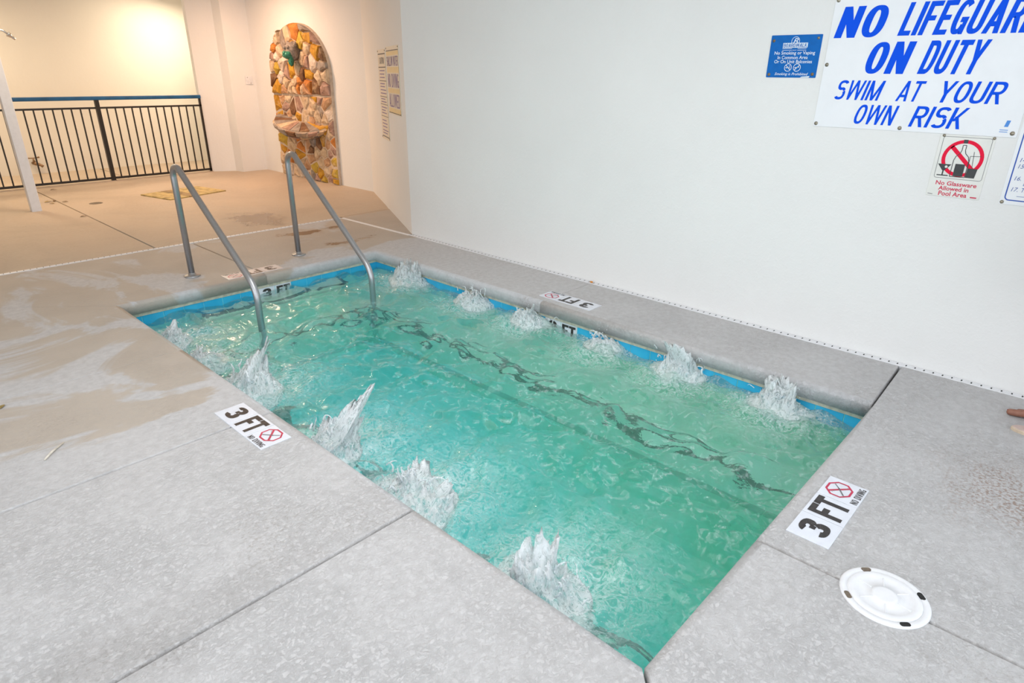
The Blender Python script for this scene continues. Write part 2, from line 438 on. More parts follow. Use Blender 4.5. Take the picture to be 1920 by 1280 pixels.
# sign painter's gothic: letters drawn as stems, bars and rounded bowls in a box of height 1
def gothic(ch, s, h):
    P = []; B = 0.60
    def q(*p): P.append(list(p))
    def bar(x0, y0, x1, y1): q((x0, y0), (x1, y0), (x1, y1), (x0, y1))
    def arc(cx, cy, rx, ry, a0, a1, n=14, e=0.82):
        pr = None
        for k in range(n+1):
            a = R_(a0+(a1-a0)*k/n); c, d = math.cos(a), math.sin(a)
            c = math.copysign(abs(c)**e, c); d = math.copysign(abs(d)**e, d)
            o = (cx+rx*c, cy+ry*d); i_ = (cx+(rx-s)*c, cy+(ry-h)*d)
            if pr: P.append([pr[1], pr[0], o, i_])
            pr = (o, i_)
    def dia(x0, y0, x1, y1, w): q((x0, y0), (x0+w, y0), (x1+w, y1), (x1, y1))
    if ch == 'I': bar(0, 0, s, 1); B = s
    elif ch == 'L': bar(0, 0, s, 1); bar(s, 0, 0.52, h); B = 0.52
    elif ch in 'FE':
        bar(0, 0, s, 1); bar(s, 1-h, 0.54, 1); bar(s, 0.43, 0.47, 0.43+h); B = 0.54
        if ch == 'E': bar(s, 0, 0.54, h)
    elif ch == 'H': bar(0, 0, s, 1); bar(B-s, 0, B, 1); bar(s, 0.44, B-s, 0.44+h)
    elif ch == 'T': B = 0.58; bar(B/2-s/2, 0, B/2+s/2, 1-h); bar(0, 1-h, B, 1)
    elif ch == 'N': bar(0, 0, s, 1); bar(B-s, 0, B, 1); dia(B-s*1.02, 0, 0, 1, s*1.02)
    elif ch == 'M':
        B = 0.78; bar(0, 0, s, 1); bar(B-s, 0, B, 1); dia(B/2-s*0.5, 0, 0, 1, s); dia(B/2-s*0.5, 0, B-s, 1, s)
    elif ch == 'W':
        B = 0.92; w = s*0.92; dia(0.20-w*0.42, 0, 0, 1, w); dia(0.20-w*0.5, 0, B/2-w/2, 1, w); dia(B-0.20-w*0.5, 0, B/2-w/2, 1, w); dia(B-0.20-w*0.58, 0, B-w, 1, w)
    elif ch == 'V': dia(B/2-s/2, 0, 0, 1, s); dia(B/2-s/2, 0, B-s, 1, s)
    elif ch == 'A': B = 0.64; dia(0, 0, B/2-s*0.55, 1, s); dia(B-s, 0, B/2-s*0.45, 1, s); bar(B*0.22, 0.20, B*0.78, 0.20+h*0.95)
    elif ch == 'Y': B = 0.64; bar(B/2-s/2, 0, B/2+s/2, 0.44); dia(B/2-s/2, 0.40, 0, 1, s); dia(B/2-s/2, 0.40, B-s, 1, s)
    elif ch == 'K': bar(0, 0, s, 1); dia(s*0.6, 0.36, B-s, 1, s); dia(B-s, 0, s*1.1, 0.58, s)
    elif ch == 'O': arc(B/2, 0.5, B/2, 0.5, 0, 360, 36)
    elif ch == 'U': bar(0, 0.3, s, 1); bar(B-s, 0.3, B, 1); arc(B/2, 0.3, B/2, 0.3, 180, 360)
    elif ch == 'D': bar(0, 0, s, 1); bar(s, 0, B*0.5, h); bar(s, 1-h, B*0.5, 1); arc(B*0.5, 0.5, B*0.5, 0.5, -90, 90, 18)
    elif ch == 'C': arc(B/2, 0.5, B/2, 0.5, 48, 312, 28)
    elif ch == 'G': arc(B/2, 0.5, B/2, 0.5, 45, 330, 28); bar(B*0.52, 0.50-h, B, 0.50); bar(B-s*0.8, 0, B, 0.5)
    elif ch == 'S': arc(B/2, 0.745, B/2, 0.255+h*0.0, 25, 215, 18); arc(B/2, 0.745, B/2, 0.255, 215, 270, 6); arc(B/2, 0.255+h*0.0, B/2, 0.255+h, 90, 40, 6); arc(B/2, 0.27, B/2, 0.27, -150, 50, 20)
    elif ch in 'RPB':
        bar(0, 0, s, 1); bar(s, 1-h, B*0.5, 1); bar(s, 0.42, B*0.5, 0.42+h); arc(B*0.5, 0.71, B*0.5, 0.29, -90, 90, 14)
        if ch == 'R': dia(B-s*0.95, 0, B*0.42, 0.45, s)
        if ch == 'B': bar(s, 0, B*0.5, h); arc(B*0.5, 0.26, B*0.5, 0.26, -90, 90, 14)
    elif ch == '3': arc(B/2, 0.735, B/2, 0.265, -70, 172, 22); arc(B/2, 0.285, B/2, 0.285, -172, 70, 22); bar(B*0.36, 0.46, B*0.62, 0.46+h)
    elif ch == ' ': B = 0.30
    return P, B
def print_caps(mb, body, F, x0, y0, x1, y1, d, s=0.15, h=None, shear=0.0, gap=0.10):
    h = h or s*0.72; polys = []; x = 0.0
    for ch in body:
        P, B = gothic(ch, s, h)
        polys += [[(p[0]+x, p[1]) for p in q] for q in P]; x += B+gap
    wd = x-gap; xs = x1-x0; sk = shear*(y1-y0); k = (xs-sk)/wd
    for n_, q in enumerate(polys):
        pts = [(x0+p[0]*k+p[1]*sk, y0+p[1]*(y1-y0)) for p in q]
        ar = sum(pts[i-1][0]*pts[i][1]-pts[i][0]*pts[i-1][1] for i in range(len(pts)))
        if ar < 0: pts.reverse()
        mb.face(pts, F, d+0.00012*(n_ % 5))
    return mb

FLOOR = Frame((0, 0, 0), (1, 0, 0), (0, 1, 0))

# ------------------------------------------------------------------ floor: base plate and slabs
PX0, PX1, PY0, PY1 = 1.232, 3.404, 0.614, 4.931        # edge of the coping
TX0, TX1, TY0, TY1 = 1.202, 3.434, 0.584, 4.961        # tile plane
WX = 4.08                                              # long wall
fb = MB()
zb, zt = -0.30, -0.088
for a, b in (((-3.2, -3.8), (TX0-0.1, 13.2)), ((TX1+0.1, -3.8), (7.2, 13.2)), ((TX0-0.1, -3.8), (TX1+0.1, TY0-0.1)), ((TX0-0.1, TY1+0.1), (TX1+0.1, 13.2))):
    fb.box((a[0], a[1], zb), (b[0], b[1], zt))
floor = fb.build('floor', 'joint_dark', None, kind='structure')

def slab(pts, types):
    """ccw polygon; edge i runs from point i to i+1; p = bullnosed pool edge, j = open joint, w = butts a wall"""
    n = len(pts); gap = {'p': 0.0, 'j': 0.0042, 'w': 0.0, 't': 0.0012}; hor = {'p': 0.034, 'j': 0.006, 'w': 0.0, 't': 0.002}
    def off(ds):
        out = []
        for i in range(n):
            p0, p1, p2 = Vector(pts[i-1]), Vector(pts[i]), Vector(pts[(i+1) % n])
            e1 = (p1-p0).normalized(); e2 = (p2-p1).normalized()
            n1 = Vector((-e1.y, e1.x)); n2 = Vector((-e2.y, e2.x)); d1, d2 = ds[i-1], ds[i]
            det = n1.x*n2.y-n1.y*n2.x
            if abs(det) < 1e-4: q = n1*d1
            else: q = Vector(((d1*n2.y-n1.y*d2)/det, (n1.x*d2-d1*n2.x)/det))
            out.append(p1+q)
        return out
    rings = []
    Rz = 0.026
    base = off([gap[t] for t in types]); rings.append([(q.x, q.y, -0.087) for q in base])
    for k in range(6):
        th = math.pi/2*k/5
        q = off([gap[t]+hor[t]*(1-math.cos(th)) for t in types]); rings.append([(v.x, v.y, -Rz*(1-math.sin(th))) for v in q])
    vs = sum(rings, []); fs = [tuple(reversed(range(n)))]
    for k in range(len(rings)-1):
        for i in range(n):
            j = (i+1) % n; fs.append((k*n+i, k*n+j, (k+1)*n+j, (k+1)*n+i))
    fs.append(tuple(range((len(rings)-1)*n, len(rings)*n)))
    m = MB(); m.add(vs, fs); o = m.build('slab', 'deck', floor)
    for p in o.data.polygons:
        if 0 < p.index < len(o.data.polygons)-1: p.use_smooth = True
    return o
SX = 4.03
slab([(-3.2, -3.6), (1.232, 0.614), (1.232, 1.64), (-3.2, 1.64)], 'jpjw')
slab([(-3.2, 1.64), (1.232, 1.64), (1.232, 2.742), (-3.2, 2.742)], 'jpjw')
slab([(-3.2, 2.742), (1.232, 2.742), (1.232, 3.836), (-3.2, 3.836)], 'jptw')
slab([(-3.2, 3.836), (1.232, 3.836), (1.232, 4.931), (-0.4, 6.40), (-3.2, 6.40)], 'tptjw')
slab([(1.232, 4.931), (2.32, 4.931), (2.32, 6.40), (-0.4, 6.40)], 'pjjt')
slab([(2.32, 4.931), (3.404, 4.931), (3.404, 2.88), (SX, 2.88), (SX, 6.40), (2.32, 6.40)], 'pptjjj')
slab([(SX, 5.225), (WX, 5.225), (4.713, 6.46), (4.70, 6.45), (SX, 6.45)], 'wwwww')
slab([(3.404, 0.614), (SX, 0.636), (SX, 2.88), (3.404, 2.88)], 'jjtp')
slab([(-3.2, -3.6), (1.978, -3.6), (1.978, 0.614), (1.232, 0.614)], 'wjpj')
slab([(1.978, -3.6), (SX, -3.6), (SX, 0.636), (3.404, 0.614), (1.978, 0.614)], 'wwjpj')
DB = (5.30, 7.601)
slab([(-3.2, 6.45), (2.0, 6.45), (2.0, 11.05), (-3.2, 11.05)], 'jjww')
slab([(2.0, 6.45), (4.70, 6.45), (5.34, 7.60), (5.34, 10.7), (4.60, 11.05), (2.0, 11.05)], 'jwwwwj')
slab([(-3.2, 11.06), (3.3, 11.06), (3.3, 12.70), (-3.2, 12.70)], 'wjww')
slab([(3.3, 11.06), (7.1, 11.06), (7.1, 12.70), (3.3, 12.70)], 'wwwj')
# raised curb under the railing
trim = MB().box((-3.2, 10.965, -0.05), (4.52, 11.06, 0.012)).build('trim_1', 'deck', None, kind='structure')

# slotted white strip drains
def strip(name, a, b, label, w=0.045, slots=True):
    a, b = Vector(a), Vector(b); t = (b-a).normalized(); L = (b-a).length
    F = Frame((a.x, a.y, 0), (t.x, t.y, 0), (-t.y, t.x, 0))
    root = thing(name, label, 'drain', (a.x, a.y, 0), 'slotted strip drains in the deck')
    m = MB().prism([(0, -w/2), (L, -w/2), (L, w/2), (0, w/2)], F, -0.05, 0.002, 0.003)
    m.build('drain_channel', 'white_plastic', root)
    if slots:
        s = MB(); k = 0.02
        while k < L-0.02:
            s.face([(k, -w*0.2), (k+0.007, -w*0.2), (k+0.007, w*0.2), (k, w*0.2)], F, 0.0026); k += 0.046
        s.build('slots', 'hole_black', root, kind='stuff')
    return root
strip('strip_drain', (-3.2, 6.425), (3.99, 6.425), 'long white slotted strip drain crossing the deck behind the handrails')
strip('strip_drain', (4.005, 6.40), (4.03, 5.20), 'short plain white strip drain in front of the angled wall', slots=False)
strip('strip_drain', (4.052, 5.19), (4.052, -3.6), 'white strip drain with dark slots along the base of the long white wall', 0.05)

# ------------------------------------------------------------------ walls, ceiling
def wallprism(name, pts, z0, z1, mat='stucco'):
    return MB().prism(pts, FLOOR, z0, z1).build(name, mat, None, kind='structure')
HT = 2.75
wallprism('wall_right', [(WX, -3.6), (WX+0.3, -3.6), (WX+0.3, 5.08), (WX, 5.225)], -0.08, HT)
wallprism('wall_angled', [(WX, 5.225), (WX+0.3, 5.08), (5.6, 7.50), (5.30, 7.601)], -0.08, HT)
wallprism('wall_niche', [(5.30, 7.601), (5.6, 7.50), (5.6, 10.9), (5.30, 10.655)], -0.08, HT)
wallprism('wall_back', [(5.30, 10.655), (5.6, 10.9), (4.75, 11.2), (4.535, 11.16), (4.52, 11.03), (4.84, 10.83), (4.88, 10.64)], -0.08, HT)
wallprism('wall_corridor_side', [(4.75, 11.2), (5.6, 10.9), (7.2, 10.9), (7.2, 11.2)], -0.08, HT)
wallprism('wall_corridor_end', [(7.1, 11.2), (7.3, 11.2), (7.3, 12.58), (7.1, 12.58)], -0.08, HT)
wallprism('wall_far', [(-3.2, 12.58), (7.3, 12.58), (7.3, 12.8), (-3.2, 12.8)], -0.08, HT+0.25, 'stucco_far')
wallprism('wall_left_unseen', [(-3.4, 4.6), (-3.2, 4.6), (-3.2, 12.6), (-3.4, 12.6)], -0.08, HT)  # unseen wall added to keep side daylight off the rear deck
wallprism('ceiling', [(-3.2, -2.8), (7.3, -2.8), (7.3, 12.8), (-3.2, 12.8)], HT, HT+0.2, 'ceiling_paint')  # unseen; carried over the whole deck to cut overhead sky light

# ------------------------------------------------------------------ spa basin
WZ = -0.165
spa = thing('spa_pool', 'sunken rectangular spa pool lined with pale plaster and blue waterline tiles', 'pool', (1.232, 0.614, -1.08))
b = MB()
b.box((TX0-0.1, TY0-0.1, -1.2), (TX0, TY1+0.1, -0.088)).box((TX1, TY0-0.1, -1.2), (TX1+0.1, TY1+0.1, -0.088))
b.box((TX0, TY0-0.1, -1.2), (TX1, TY0, -0.088)).box((TX0, TY1, -1.2), (TX1, TY1+0.1, -0.088)).box((TX0, TY0, -1.2), (TX1, TY1, -1.08))
b.build('basin', 'plaster', spa)
BZ = -0.60
bench = MB().box((2.95, TY0, -1.08), (TX1, TY1, BZ)).box((TX0, 4.36, -1.08), (2.95, TY1, BZ)).box((TX0, TY0, -1.08), (1.55, 4.36, BZ)).build('bench', 'bench_plaster', spa)
step = MB().prism(rrect(1.72, 4.80, 3.02, 4.99, 0.06), FLOOR, BZ, -0.235).build('step', 'bench_plaster', spa)
def trims(a, bb, z, par, w=0.05, n=None):
    a, bb = Vector(a), Vector(bb); L = (bb-a).length; n = n or max(1, round(L/0.15)); t = (bb-a).normalized()
    for i in range(n):
        F = Frame((a.x+t.x*L*i/n, a.y+t.y*L*i/n, z), (t.x, t.y, 0), (-t.y, t.x, 0))
        MB().prism([(0.003, -w/2), (L/n-0.003, -w/2), (L/n-0.003, w/2), (0.003, w/2)], F, -0.002, 0.005, 0.001).build('trim_tile', 'trim_navy', par)
trims((2.968, 0.60), (2.968, 4.36), BZ, bench)
trims((1.56, 4.378), (2.968, 4.378), BZ, bench)
trims((1.534, 0.60), (1.534, 4.36), BZ, bench)
trims((1.745, 4.822), (2.995, 4.822), -0.235, step, 0.04)
trims((1.738, 4.83), (1.738, 4.955), -0.235, step, 0.04, 1)
trims((3.002, 4.83), (3.002, 4.955), -0.235, step, 0.04, 1)

# waterline band: one glazed tile after another
def tilerow(F, L, white):
    """tiles of about 0.153 m along u; `white` = {index: (body, box)} for the depth tiles"""
    n = round(L/0.1525); w = L/n
    for i in range(n):
        x0, x1 = i*w+0.0018, (i+1)*w-0.0018
        tl = MB().prism([(x0, -0.245), (x1, -0.245), (x1, -0.1165), (x0, -0.1165)], F, -0.004, 0.004, 0.0018)
        o = tl.build('waterline_tile', 'tile_white' if i in white else 'tile_blue', spa)
        if i in white:
            o['label'] = 'white tile with a black depth mark'
            tx, n_ = white[i], len(white[i]); mg = 0.035 if n_ == 1 else 0.012; cw = (x1-x0-2*mg+0.004)/n_
            for q, ch in enumerate(tx):
                print_caps(MB(), ch, F, x0+mg+q*cw, -0.228, x0+mg+(q+1)*cw-0.004, -0.128, 0.0045, 0.22, 0.18).build('letter', 'letter_black', o)
    MB().prism([(0, -0.116), (L, -0.116), (L, -0.087), (0, -0.087)], F, -0.004, 0.010, 0.002).build('bead', 'bead_cream', spa)
FB = Frame((TX0, TY1, 0), (1, 0, 0), (0, 0, 1))
tilerow(FB, TX1-TX0, {7: '3', 8: 'FT'})
FR = Frame((TX1, TY1, 0), (0, -1, 0), (0, 0, 1))
tilerow(FR, TY1-TY0, {14: '3', 15: 'FT'})
for F, L in ((Frame((TX0, TY0, 0), (0, 1, 0), (0, 0, 1)), TY1-TY0), (Frame((TX1, TY0, 0), (-1, 0, 0), (0, 0, 1)), TX1-TX0)):
    MB().prism([(0, -0.245), (L, -0.245), (L, -0.09), (0, -0.09)], F, -0.004, 0.004).build('tile_band', 'tile_blue', spa)

# ------------------------------------------------------------------ water
JR = [(3.36, 4.37), (3.36, 3.55), (3.36, 2.93), (3.36, 2.27), (3.36, 1.70), (3.36, 1.05)]
JL = [(1.36, 4.42), (1.34, 3.93), (1.38, 3.36), (1.36, 2.46), (1.38, 1.86), (1.36, 1.12)]
def build_water():
    NX, NY = 170, 330
    xs = np.linspace(TX0-0.004, TX1+0.003, NX); ys = np.linspace(TY0-0.004, TY1+0.003, NY)
    X, Y = np.meshgrid(xs, ys)
    g = np.random.RandomState(5)
    Z = np.zeros_like(X)
    wx = X+0.05*np.sin(5.1*Y+1.0)+0.035*np.sin(11*X+7*Y); wy = Y+0.05*np.sin(4.3*X+2.0)+0.035*np.sin(9*Y-6*X)
    for i in range(46):
        lam = 0.09*(5.5**g.rand()); k = 2*math.pi/lam; a = g.rand()*2*math.pi
        amp = 0.0105*lam*(0.6+0.8*g.rand())
        Z += amp*np.sin(k*(wx*math.cos(a)+wy*math.sin(a))+g.rand()*6.28)
    foam = np.zeros_like(X)
    for (jx, jy) in JR+JL:
        d2 = ((X-jx)/0.17)**2+((Y-jy)/0.20)**2
        Z += 0.030*np.exp(-d2*1.3)+0.010*np.exp(-d2*0.4)*np.sin(38*np.sqrt(d2)*0.19+jx*9)
        foam = np.maximum(foam, np.exp(-((X-jx)/(0.42 if jx < 2 else 0.34))**2-((Y-jy)/0.33)**2))
    for (rx, ry) in ((1.876, 4.19), (2.83, 4.17)):
        d = np.hypot(X-rx, Y-ry); Z += 0.006*np.exp(-d/0.12)*np.cos(55*d); foam = np.maximum(foam, 0.35*np.exp(-(d/0.15)**2))
    Z += WZ
    vs = np.stack([X, Y, Z], -1).reshape(-1, 3)
    idx = np.arange(NX*NY).reshape(NY, NX)
    fs = np.stack([idx[:-1, :-1], idx[:-1, 1:], idx[1:, 1:], idx[1:, :-1]], -1).reshape(-1, 4).tolist()
    loop = list(idx[0, :])+list(idx[1:, -1])+list(idx[-1, -2::-1])+list(idx[-2:0:-1, 0])
    n0 = len(vs); low = vs[loop].copy(); low[:, 2] = -1.09
    vs = np.concatenate([vs, low]); n = len(loop)
    for i in range(n):
        j = (i+1) % n; fs.append([int(loop[j]), int(loop[i]), n0+i, n0+j])
    fs.append([n0+i for i in reversed(range(n))])
    me = bpy.data.meshes.new('spa_water'); me.from_pydata(vs.tolist(), [], fs); me.update()
    at = me.attributes.new('foam', 'FLOAT', 'POINT')
    at.data.foreach_set('value', np.concatenate([foam.reshape(-1), np.zeros(n)]).astype(np.float32))
    sm = np.zeros(len(fs), bool); sm[:(NX-1)*(NY-1)] = True
    me.polygons.foreach_set('use_smooth', sm)
    o = link('spa_water', me, 'water', origin=(1.232, 0.614, -1.08))
    tag(o, 'choppy turquoise green spa water filling the sunken pool', 'water', kind='stuff')
build_water()

def splash(x, y, h, w, seed, toward, label):
    """white water over one jet: a frothing mound, thrown strands and drops"""
    r = random.Random(seed)
    root = thing('water_splash', label, 'splash', (x, y, WZ), 'splashes over the spa jets')
    # the mound: a ragged, peaked upwelling leaning into the pool
    N = 64; sx_, sy_ = w*1.2, w*1.5; vs = []; fs = []
    o3 = Vector((r.random()*50, r.random()*50, r.random()*50))
    for a in range(N):
        for b_ in range(N):
            u, q = -1+2*a/(N-1), -1+2*b_/(N-1)
            px, py = x+u*sx_, y+q*sy_
            wob = noise.noise(Vector((px*9, py*9, 3))+o3)*0.25
            E = max(0.0, math.exp(-(u*u+q*q)*3.2*(1+wob))-0.09)
            rid = 1-abs(noise.fractal(Vector((px*13, py*13, 0))+o3, 0.75, 2.1, 5))*1.5
            rid = max(0.0, rid)**2.6
            sp = max(0.0, noise.noise(Vector((px*20, py*20, 9))+o3))**1.5
            pk = 0.55+0.9*max(0.0, 0.35+noise.noise(Vector((px*6.5, py*6.5, 17))+o3))
            z = h*E*pk*(0.55+0.75*rid+1.9*sp*E)+0.012*noise.fractal(Vector((px*34, py*34, 5))+o3, 0.8, 2, 3)*min(1, E*4)
            if E <= 0.0: z = -0.05
            ln = z*(toward*0.25+0.85*noise.noise(Vector((px*7, py*7, 1))+o3)); lm = z*1.0*noise.noise(Vector((px*7, py*7, 30))+o3)
            vs.append((px+ln, py+lm, WZ+0.006+z))
    for a in range(N-1):
        for b_ in range(N-1):
            q4 = (a*N+b_, (a+1)*N+b_, (a+1)*N+b_+1, a*N+b_+1)
            if max(vs[i_][2] for i_ in q4) > WZ-0.03: fs.append(q4)
    keep = sorted({i_ for q4 in fs for i_ in q4}); ren = {k_: n_ for n_, k_ in enumerate(keep)}
    vs = [vs[k_] for k_ in keep]; fs = [tuple(ren[i_] for i_ in q4) for q4 in fs]
    m = MB(); m.add(vs, fs); m.build('froth', 'splash', root, True, kind='stuff')
    s = MB()
    for i in range(20):
        a = r.uniform(0, 2*math.pi)
        px, py = x+r.gauss(0, w*0.25), y+r.gauss(0, w*0.5)
        H = h*r.uniform(0.4, 1.05)*(1.0 if r.random() < 0.85 else 1.3); D = w*r.uniform(0.3, 1.1); t0 = r.uniform(0.05, 0.3); t1 = r.uniform(0.45, 0.8)
        dx, dy = math.cos(a)*0.7+toward*0.4, math.sin(a)
        path = []; rr = []; R0 = r.uniform(0.002, 0.006); c1, c2 = r.uniform(-9, 9), r.uniform(2, 5)
        for k in range(12):
            t_ = k/11; q = t0+(t1-t0)*t_
            path.append((px+dx*D*q+0.014*noise.noise(Vector((q*c2+c1, i, seed))), py+dy*D*q+0.02*noise.noise(Vector((q*c2+c1, i+40, seed))), WZ+0.005+H*4*q*(1-q)*0.85))
            rr.append(R0*(1.25-0.9*t_)*(1+0.8*noise.noise(Vector((k*0.9, i, seed)))))
        s.tube(path, [max(0.001, v) for v in rr], 6)
    s.build('strands', 'splash', root, True, kind='stuff')
    d = MB()
    for i in range(55):
        a = r.uniform(0, 2*math.pi); q = r.random()**0.6
        d.ball((x+math.cos(a)*w*q*0.9+toward*0.05*q, y+math.sin(a)*w*q*1.2, WZ+0.01+h*r.uniform(0.0, 1.15)*(1.2-q)), r.uniform(0.0016, 0.0048), 1, (1, 1, r.uniform(0.9, 1.5)))
    d.build('drops', 'splash', root, True, kind='stuff')
names = ['first splash from the back corner along the white wall, tall and spraying', 'second splash from the back corner along the white wall, with thin spikes',
         'third splash from the back corner along the white wall, beside the 3 FT tiles', 'fourth splash from the back corner along the white wall, small and pointed',
         'fifth splash from the back corner along the white wall, wide and frothy', 'splash over the wall jet nearest the right front corner of the pool']
for i, ((x, y), h, w) in enumerate(zip(JR, (0.17, 0.15, 0.13, 0.12, 0.16, 0.16), (0.17, 0.14, 0.13, 0.11, 0.14, 0.14))):
    splash(x, y, h, w, 11+i, -1, names[i])
names = ['small splash by the open deck edge nearest the blue tiled back wall', 'second splash from the back along the open deck edge, low and foaming',
         'third splash from the back along the open deck edge, thrown high beside the handrail', 'spiky splash at the open deck edge beside the end of the NO DIVING marker',
         'large curling splash at the open deck edge where a slab joint meets the pool', 'last splash along the open deck edge, nearest the front corner']
for i, ((x, y), h, w) in enumerate(zip(JL, (0.10, 0.09, 0.19, 0.17, 0.16, 0.12), (0.11, 0.15, 0.17, 0.13, 0.18, 0.16))):
    splash(x, y, h, w, 31+i, 1, names[i])

# ------------------------------------------------------------------ handrails
def fillet(pts, rads, n=10):
    out = [Vector(pts[0])]
    for i in range(1, len(pts)-1):
        p, a, b_ = Vector(pts[i]), Vector(pts[i-1]), Vector(pts[i+1])
        d1 = (a-p).normalized(); d2 = (b_-p).normalized(); ang = d1.angle(d2); r = rads[i-1]
        L = r/math.tan(ang/2); c = p+(d1+d2).normalized()*(r/math.sin(ang/2))
        s, e = p+d1*L-c, p+d2*L-c; tot = s.angle(e)
        for k in range(n+1):
            q = k/n
            out.append(c+(s*math.sin((1-q)*tot)+e*math.sin(q*tot))/math.sin(tot))
    out.append(Vector(pts[-1])); return out
def handrail(x, top, low, label):
    root = thing('handrail', label, 'handrail', (x, 5.305, 0), 'pair of pool handrails')
    path = fillet([(x, 5.305, 0.0), (x, 5.305, top), (x, 4.175, low), (x, 4.175, -0.60)], [0.085, 0.20])
    MB().tube(path, 0.0235, 16).build('tube', 'steel', root, True)
    for (yy, z, nm) in ((5.305, 0.0, 'base_flange'), (4.175, -0.6, 'foot_flange')):
        F = Frame((x, yy, z), (1, 0, 0), (0, 1, 0))
        MB().lathe([(0.062, 0), (0.062, 0.006), (0.054, 0.012), (0.034, 0.016), (0.027, 0.028), (0.025, 0.030)], F, 28).build(nm, 'steel', root, True)
handrail(1.876, 0.953, 0.155, 'bent grey steel handrail at the pool end, the one farther from the white wall')
handrail(2.83, 0.99, 0.085, 'bent grey steel handrail at the pool end, the one beside the white wall')

# ------------------------------------------------------------------ depth markers set in the deck
def symbol(F, o, d, red='tile_red'):
    """no-diving octagon: red ring, slash, swimmer, ripples; F spans one tile 0..0.155"""
    m = MB(); c = (0.078, 0.092); a0 = R_(22.5)
    ring(m, circle(*c, 0.060, 8, a0, 0.052), circle(*c, 0.051, 8, a0, 0.043), F, d)
    band(m, (c[0]-0.036, c[1]+0.034), (c[0]+0.036, c[1]-0.034), 0.010, F, d+0.0003)
    m.build('ban_ring', red, o)
    s = MB(); band(s, (c[0]-0.034, c[1]-0.026), (c[0]+0.008, c[1]+0.004), 0.006, F, d+0.0006)
    band(s, (c[0]+0.006, c[1]+0.002), (c[0]+0.032, c[1]+0.026), 0.004, F, d+0.0006)
    for k in range(3):
        band(s, (c[0]+0.012+k*0.008, c[1]-0.018-k*0.004), (c[0]+0.017+k*0.008, c[1]-0.014-k*0.004), 0.002, F, d+0.0006)
        band(s, (c[0]-0.034+k*0.008, c[1]+0.016-k*0.004), (c[0]-0.029+k*0.008, c[1]+0.020-k*0.004), 0.002, F, d+0.0006)
    s.build('swimmer', 'letter_grey', o)
def marker(origin, u, v, label, L=0.475, Wd=0.150, tile='tile_white', red='tile_red'):
    F = Frame(origin, u, v); root = thing('depth_marker', label, 'sign', F.p(L/2, Wd/2), 'depth markers on the pool deck')
    w = L/3
    for i in range(3):
        G = F.sub(i*w, 0)
        o = MB().prism([(0.001, 0.001), (w-0.002, 0.001), (w-0.002, Wd-0.001), (0.001, Wd-0.001)], G, -0.004, 0.004, 0.0012).build('tile', tile, root)
        if i == 0:
            o['label'] = 'white tile with a black figure three'
            m = MB(); print_caps(m, '3', G, 0.040, 0.026, w-0.036, Wd-0.022, 0.0045, 0.235, 0.2); m.build('lettering', 'letter_black', o)
        elif i == 1:
            o['label'] = 'white tile lettered FT in black'
            print_caps(MB(), 'F', G, 0.017, 0.018, w*0.5-0.001, Wd-0.014, 0.0045, 0.21, 0.2).build('letter', 'letter_black', o)
            print_caps(MB(), 'T', G, w*0.5+0.003, 0.018, w-0.013, Wd-0.014, 0.0045, 0.21, 0.2).build('letter', 'letter_black', o)
        else:
            o['label'] = 'white tile with a red no diving octagon'
            symbol(G, o, 0.0045, red)
            m = MB(); print_caps(m, 'NO DIVING', G, 0.014, 0.007, w-0.016, 0.033, 0.0045, 0.17, 0.14); m.build('lettering', 'letter_black', o)
marker((1.013, 2.925, 0), (0, -1, 0), (1, 0, 0), 'three white tiles reading 3 FT NO DIVING on the open deck beside the splashes')
marker((2.098, 0.396, 0), (1, 0, 0), (0, 1, 0), 'three white tiles reading 3 FT NO DIVING near the round white lid', 0.48, 0.154)
marker((2.512, 5.142, 0), (-1, 0, 0), (0, -1, 0), 'three dull tiles reading 3 FT behind the sloping handrail', 0.48, 0.15, 'tile_pinkish')
marker((3.651, 2.50, 0), (0, 1, 0), (-1, 0, 0), 'three white tiles reading 3 FT on the ledge below the white wall', 0.475, 0.15)

# ------------------------------------------------------------------ skimmer lid
def skimmer():
    c = (1.992, 0.188); F = Frame((c[0], c[1], 0), (1, 0, 0), (0, 1, 0))
    root = thing('skimmer_lid', 'round white plastic skimmer lid set in the deck near the front corner of the pool', 'lid', (c[0], c[1], 0))
    MB().lathe([(0.132, -0.01), (0.132, 0.003), (0.128, 0.006), (0.114, 0.0065), (0.111, 0.004)], F, 48).build('collar', 'white_plastic', root, True)
    MB().lathe([(0.109, 0.0), (0.109, 0.0055), (0.105, 0.0085), (0.086, 0.0085), (0.084, 0.0068), (0.04, 0.0068), (0.039, 0.0098), (0.030, 0.0105)], F, 48).build('cover', 'white_plastic', root, True)
    for k in range(6):
        a = 2*math.pi*k/6+0.3; G = F.sub(0, 0, 0, a)
        MB().prism([(0.042, -0.0018), (0.083, -0.0018), (0.083, 0.0018), (0.042, 0.0018)], G, 0.006, 0.0092, 0.0008).build('rib', 'white_plastic', root)
    for a in (0.75, 0.75+math.pi, 2.3, 2.3+math.pi):
        G = F.sub(math.cos(a)*0.118, math.sin(a)*0.118, 0, a+math.pi/2)
        MB().prism(rrect(-0.016, -0.008, 0.016, 0.008, 0.007), G, 0.003, 0.0071).build('finger_hole', 'hole_black' if a > 3 else 'drain_brown', root)
    return root
skimmer()

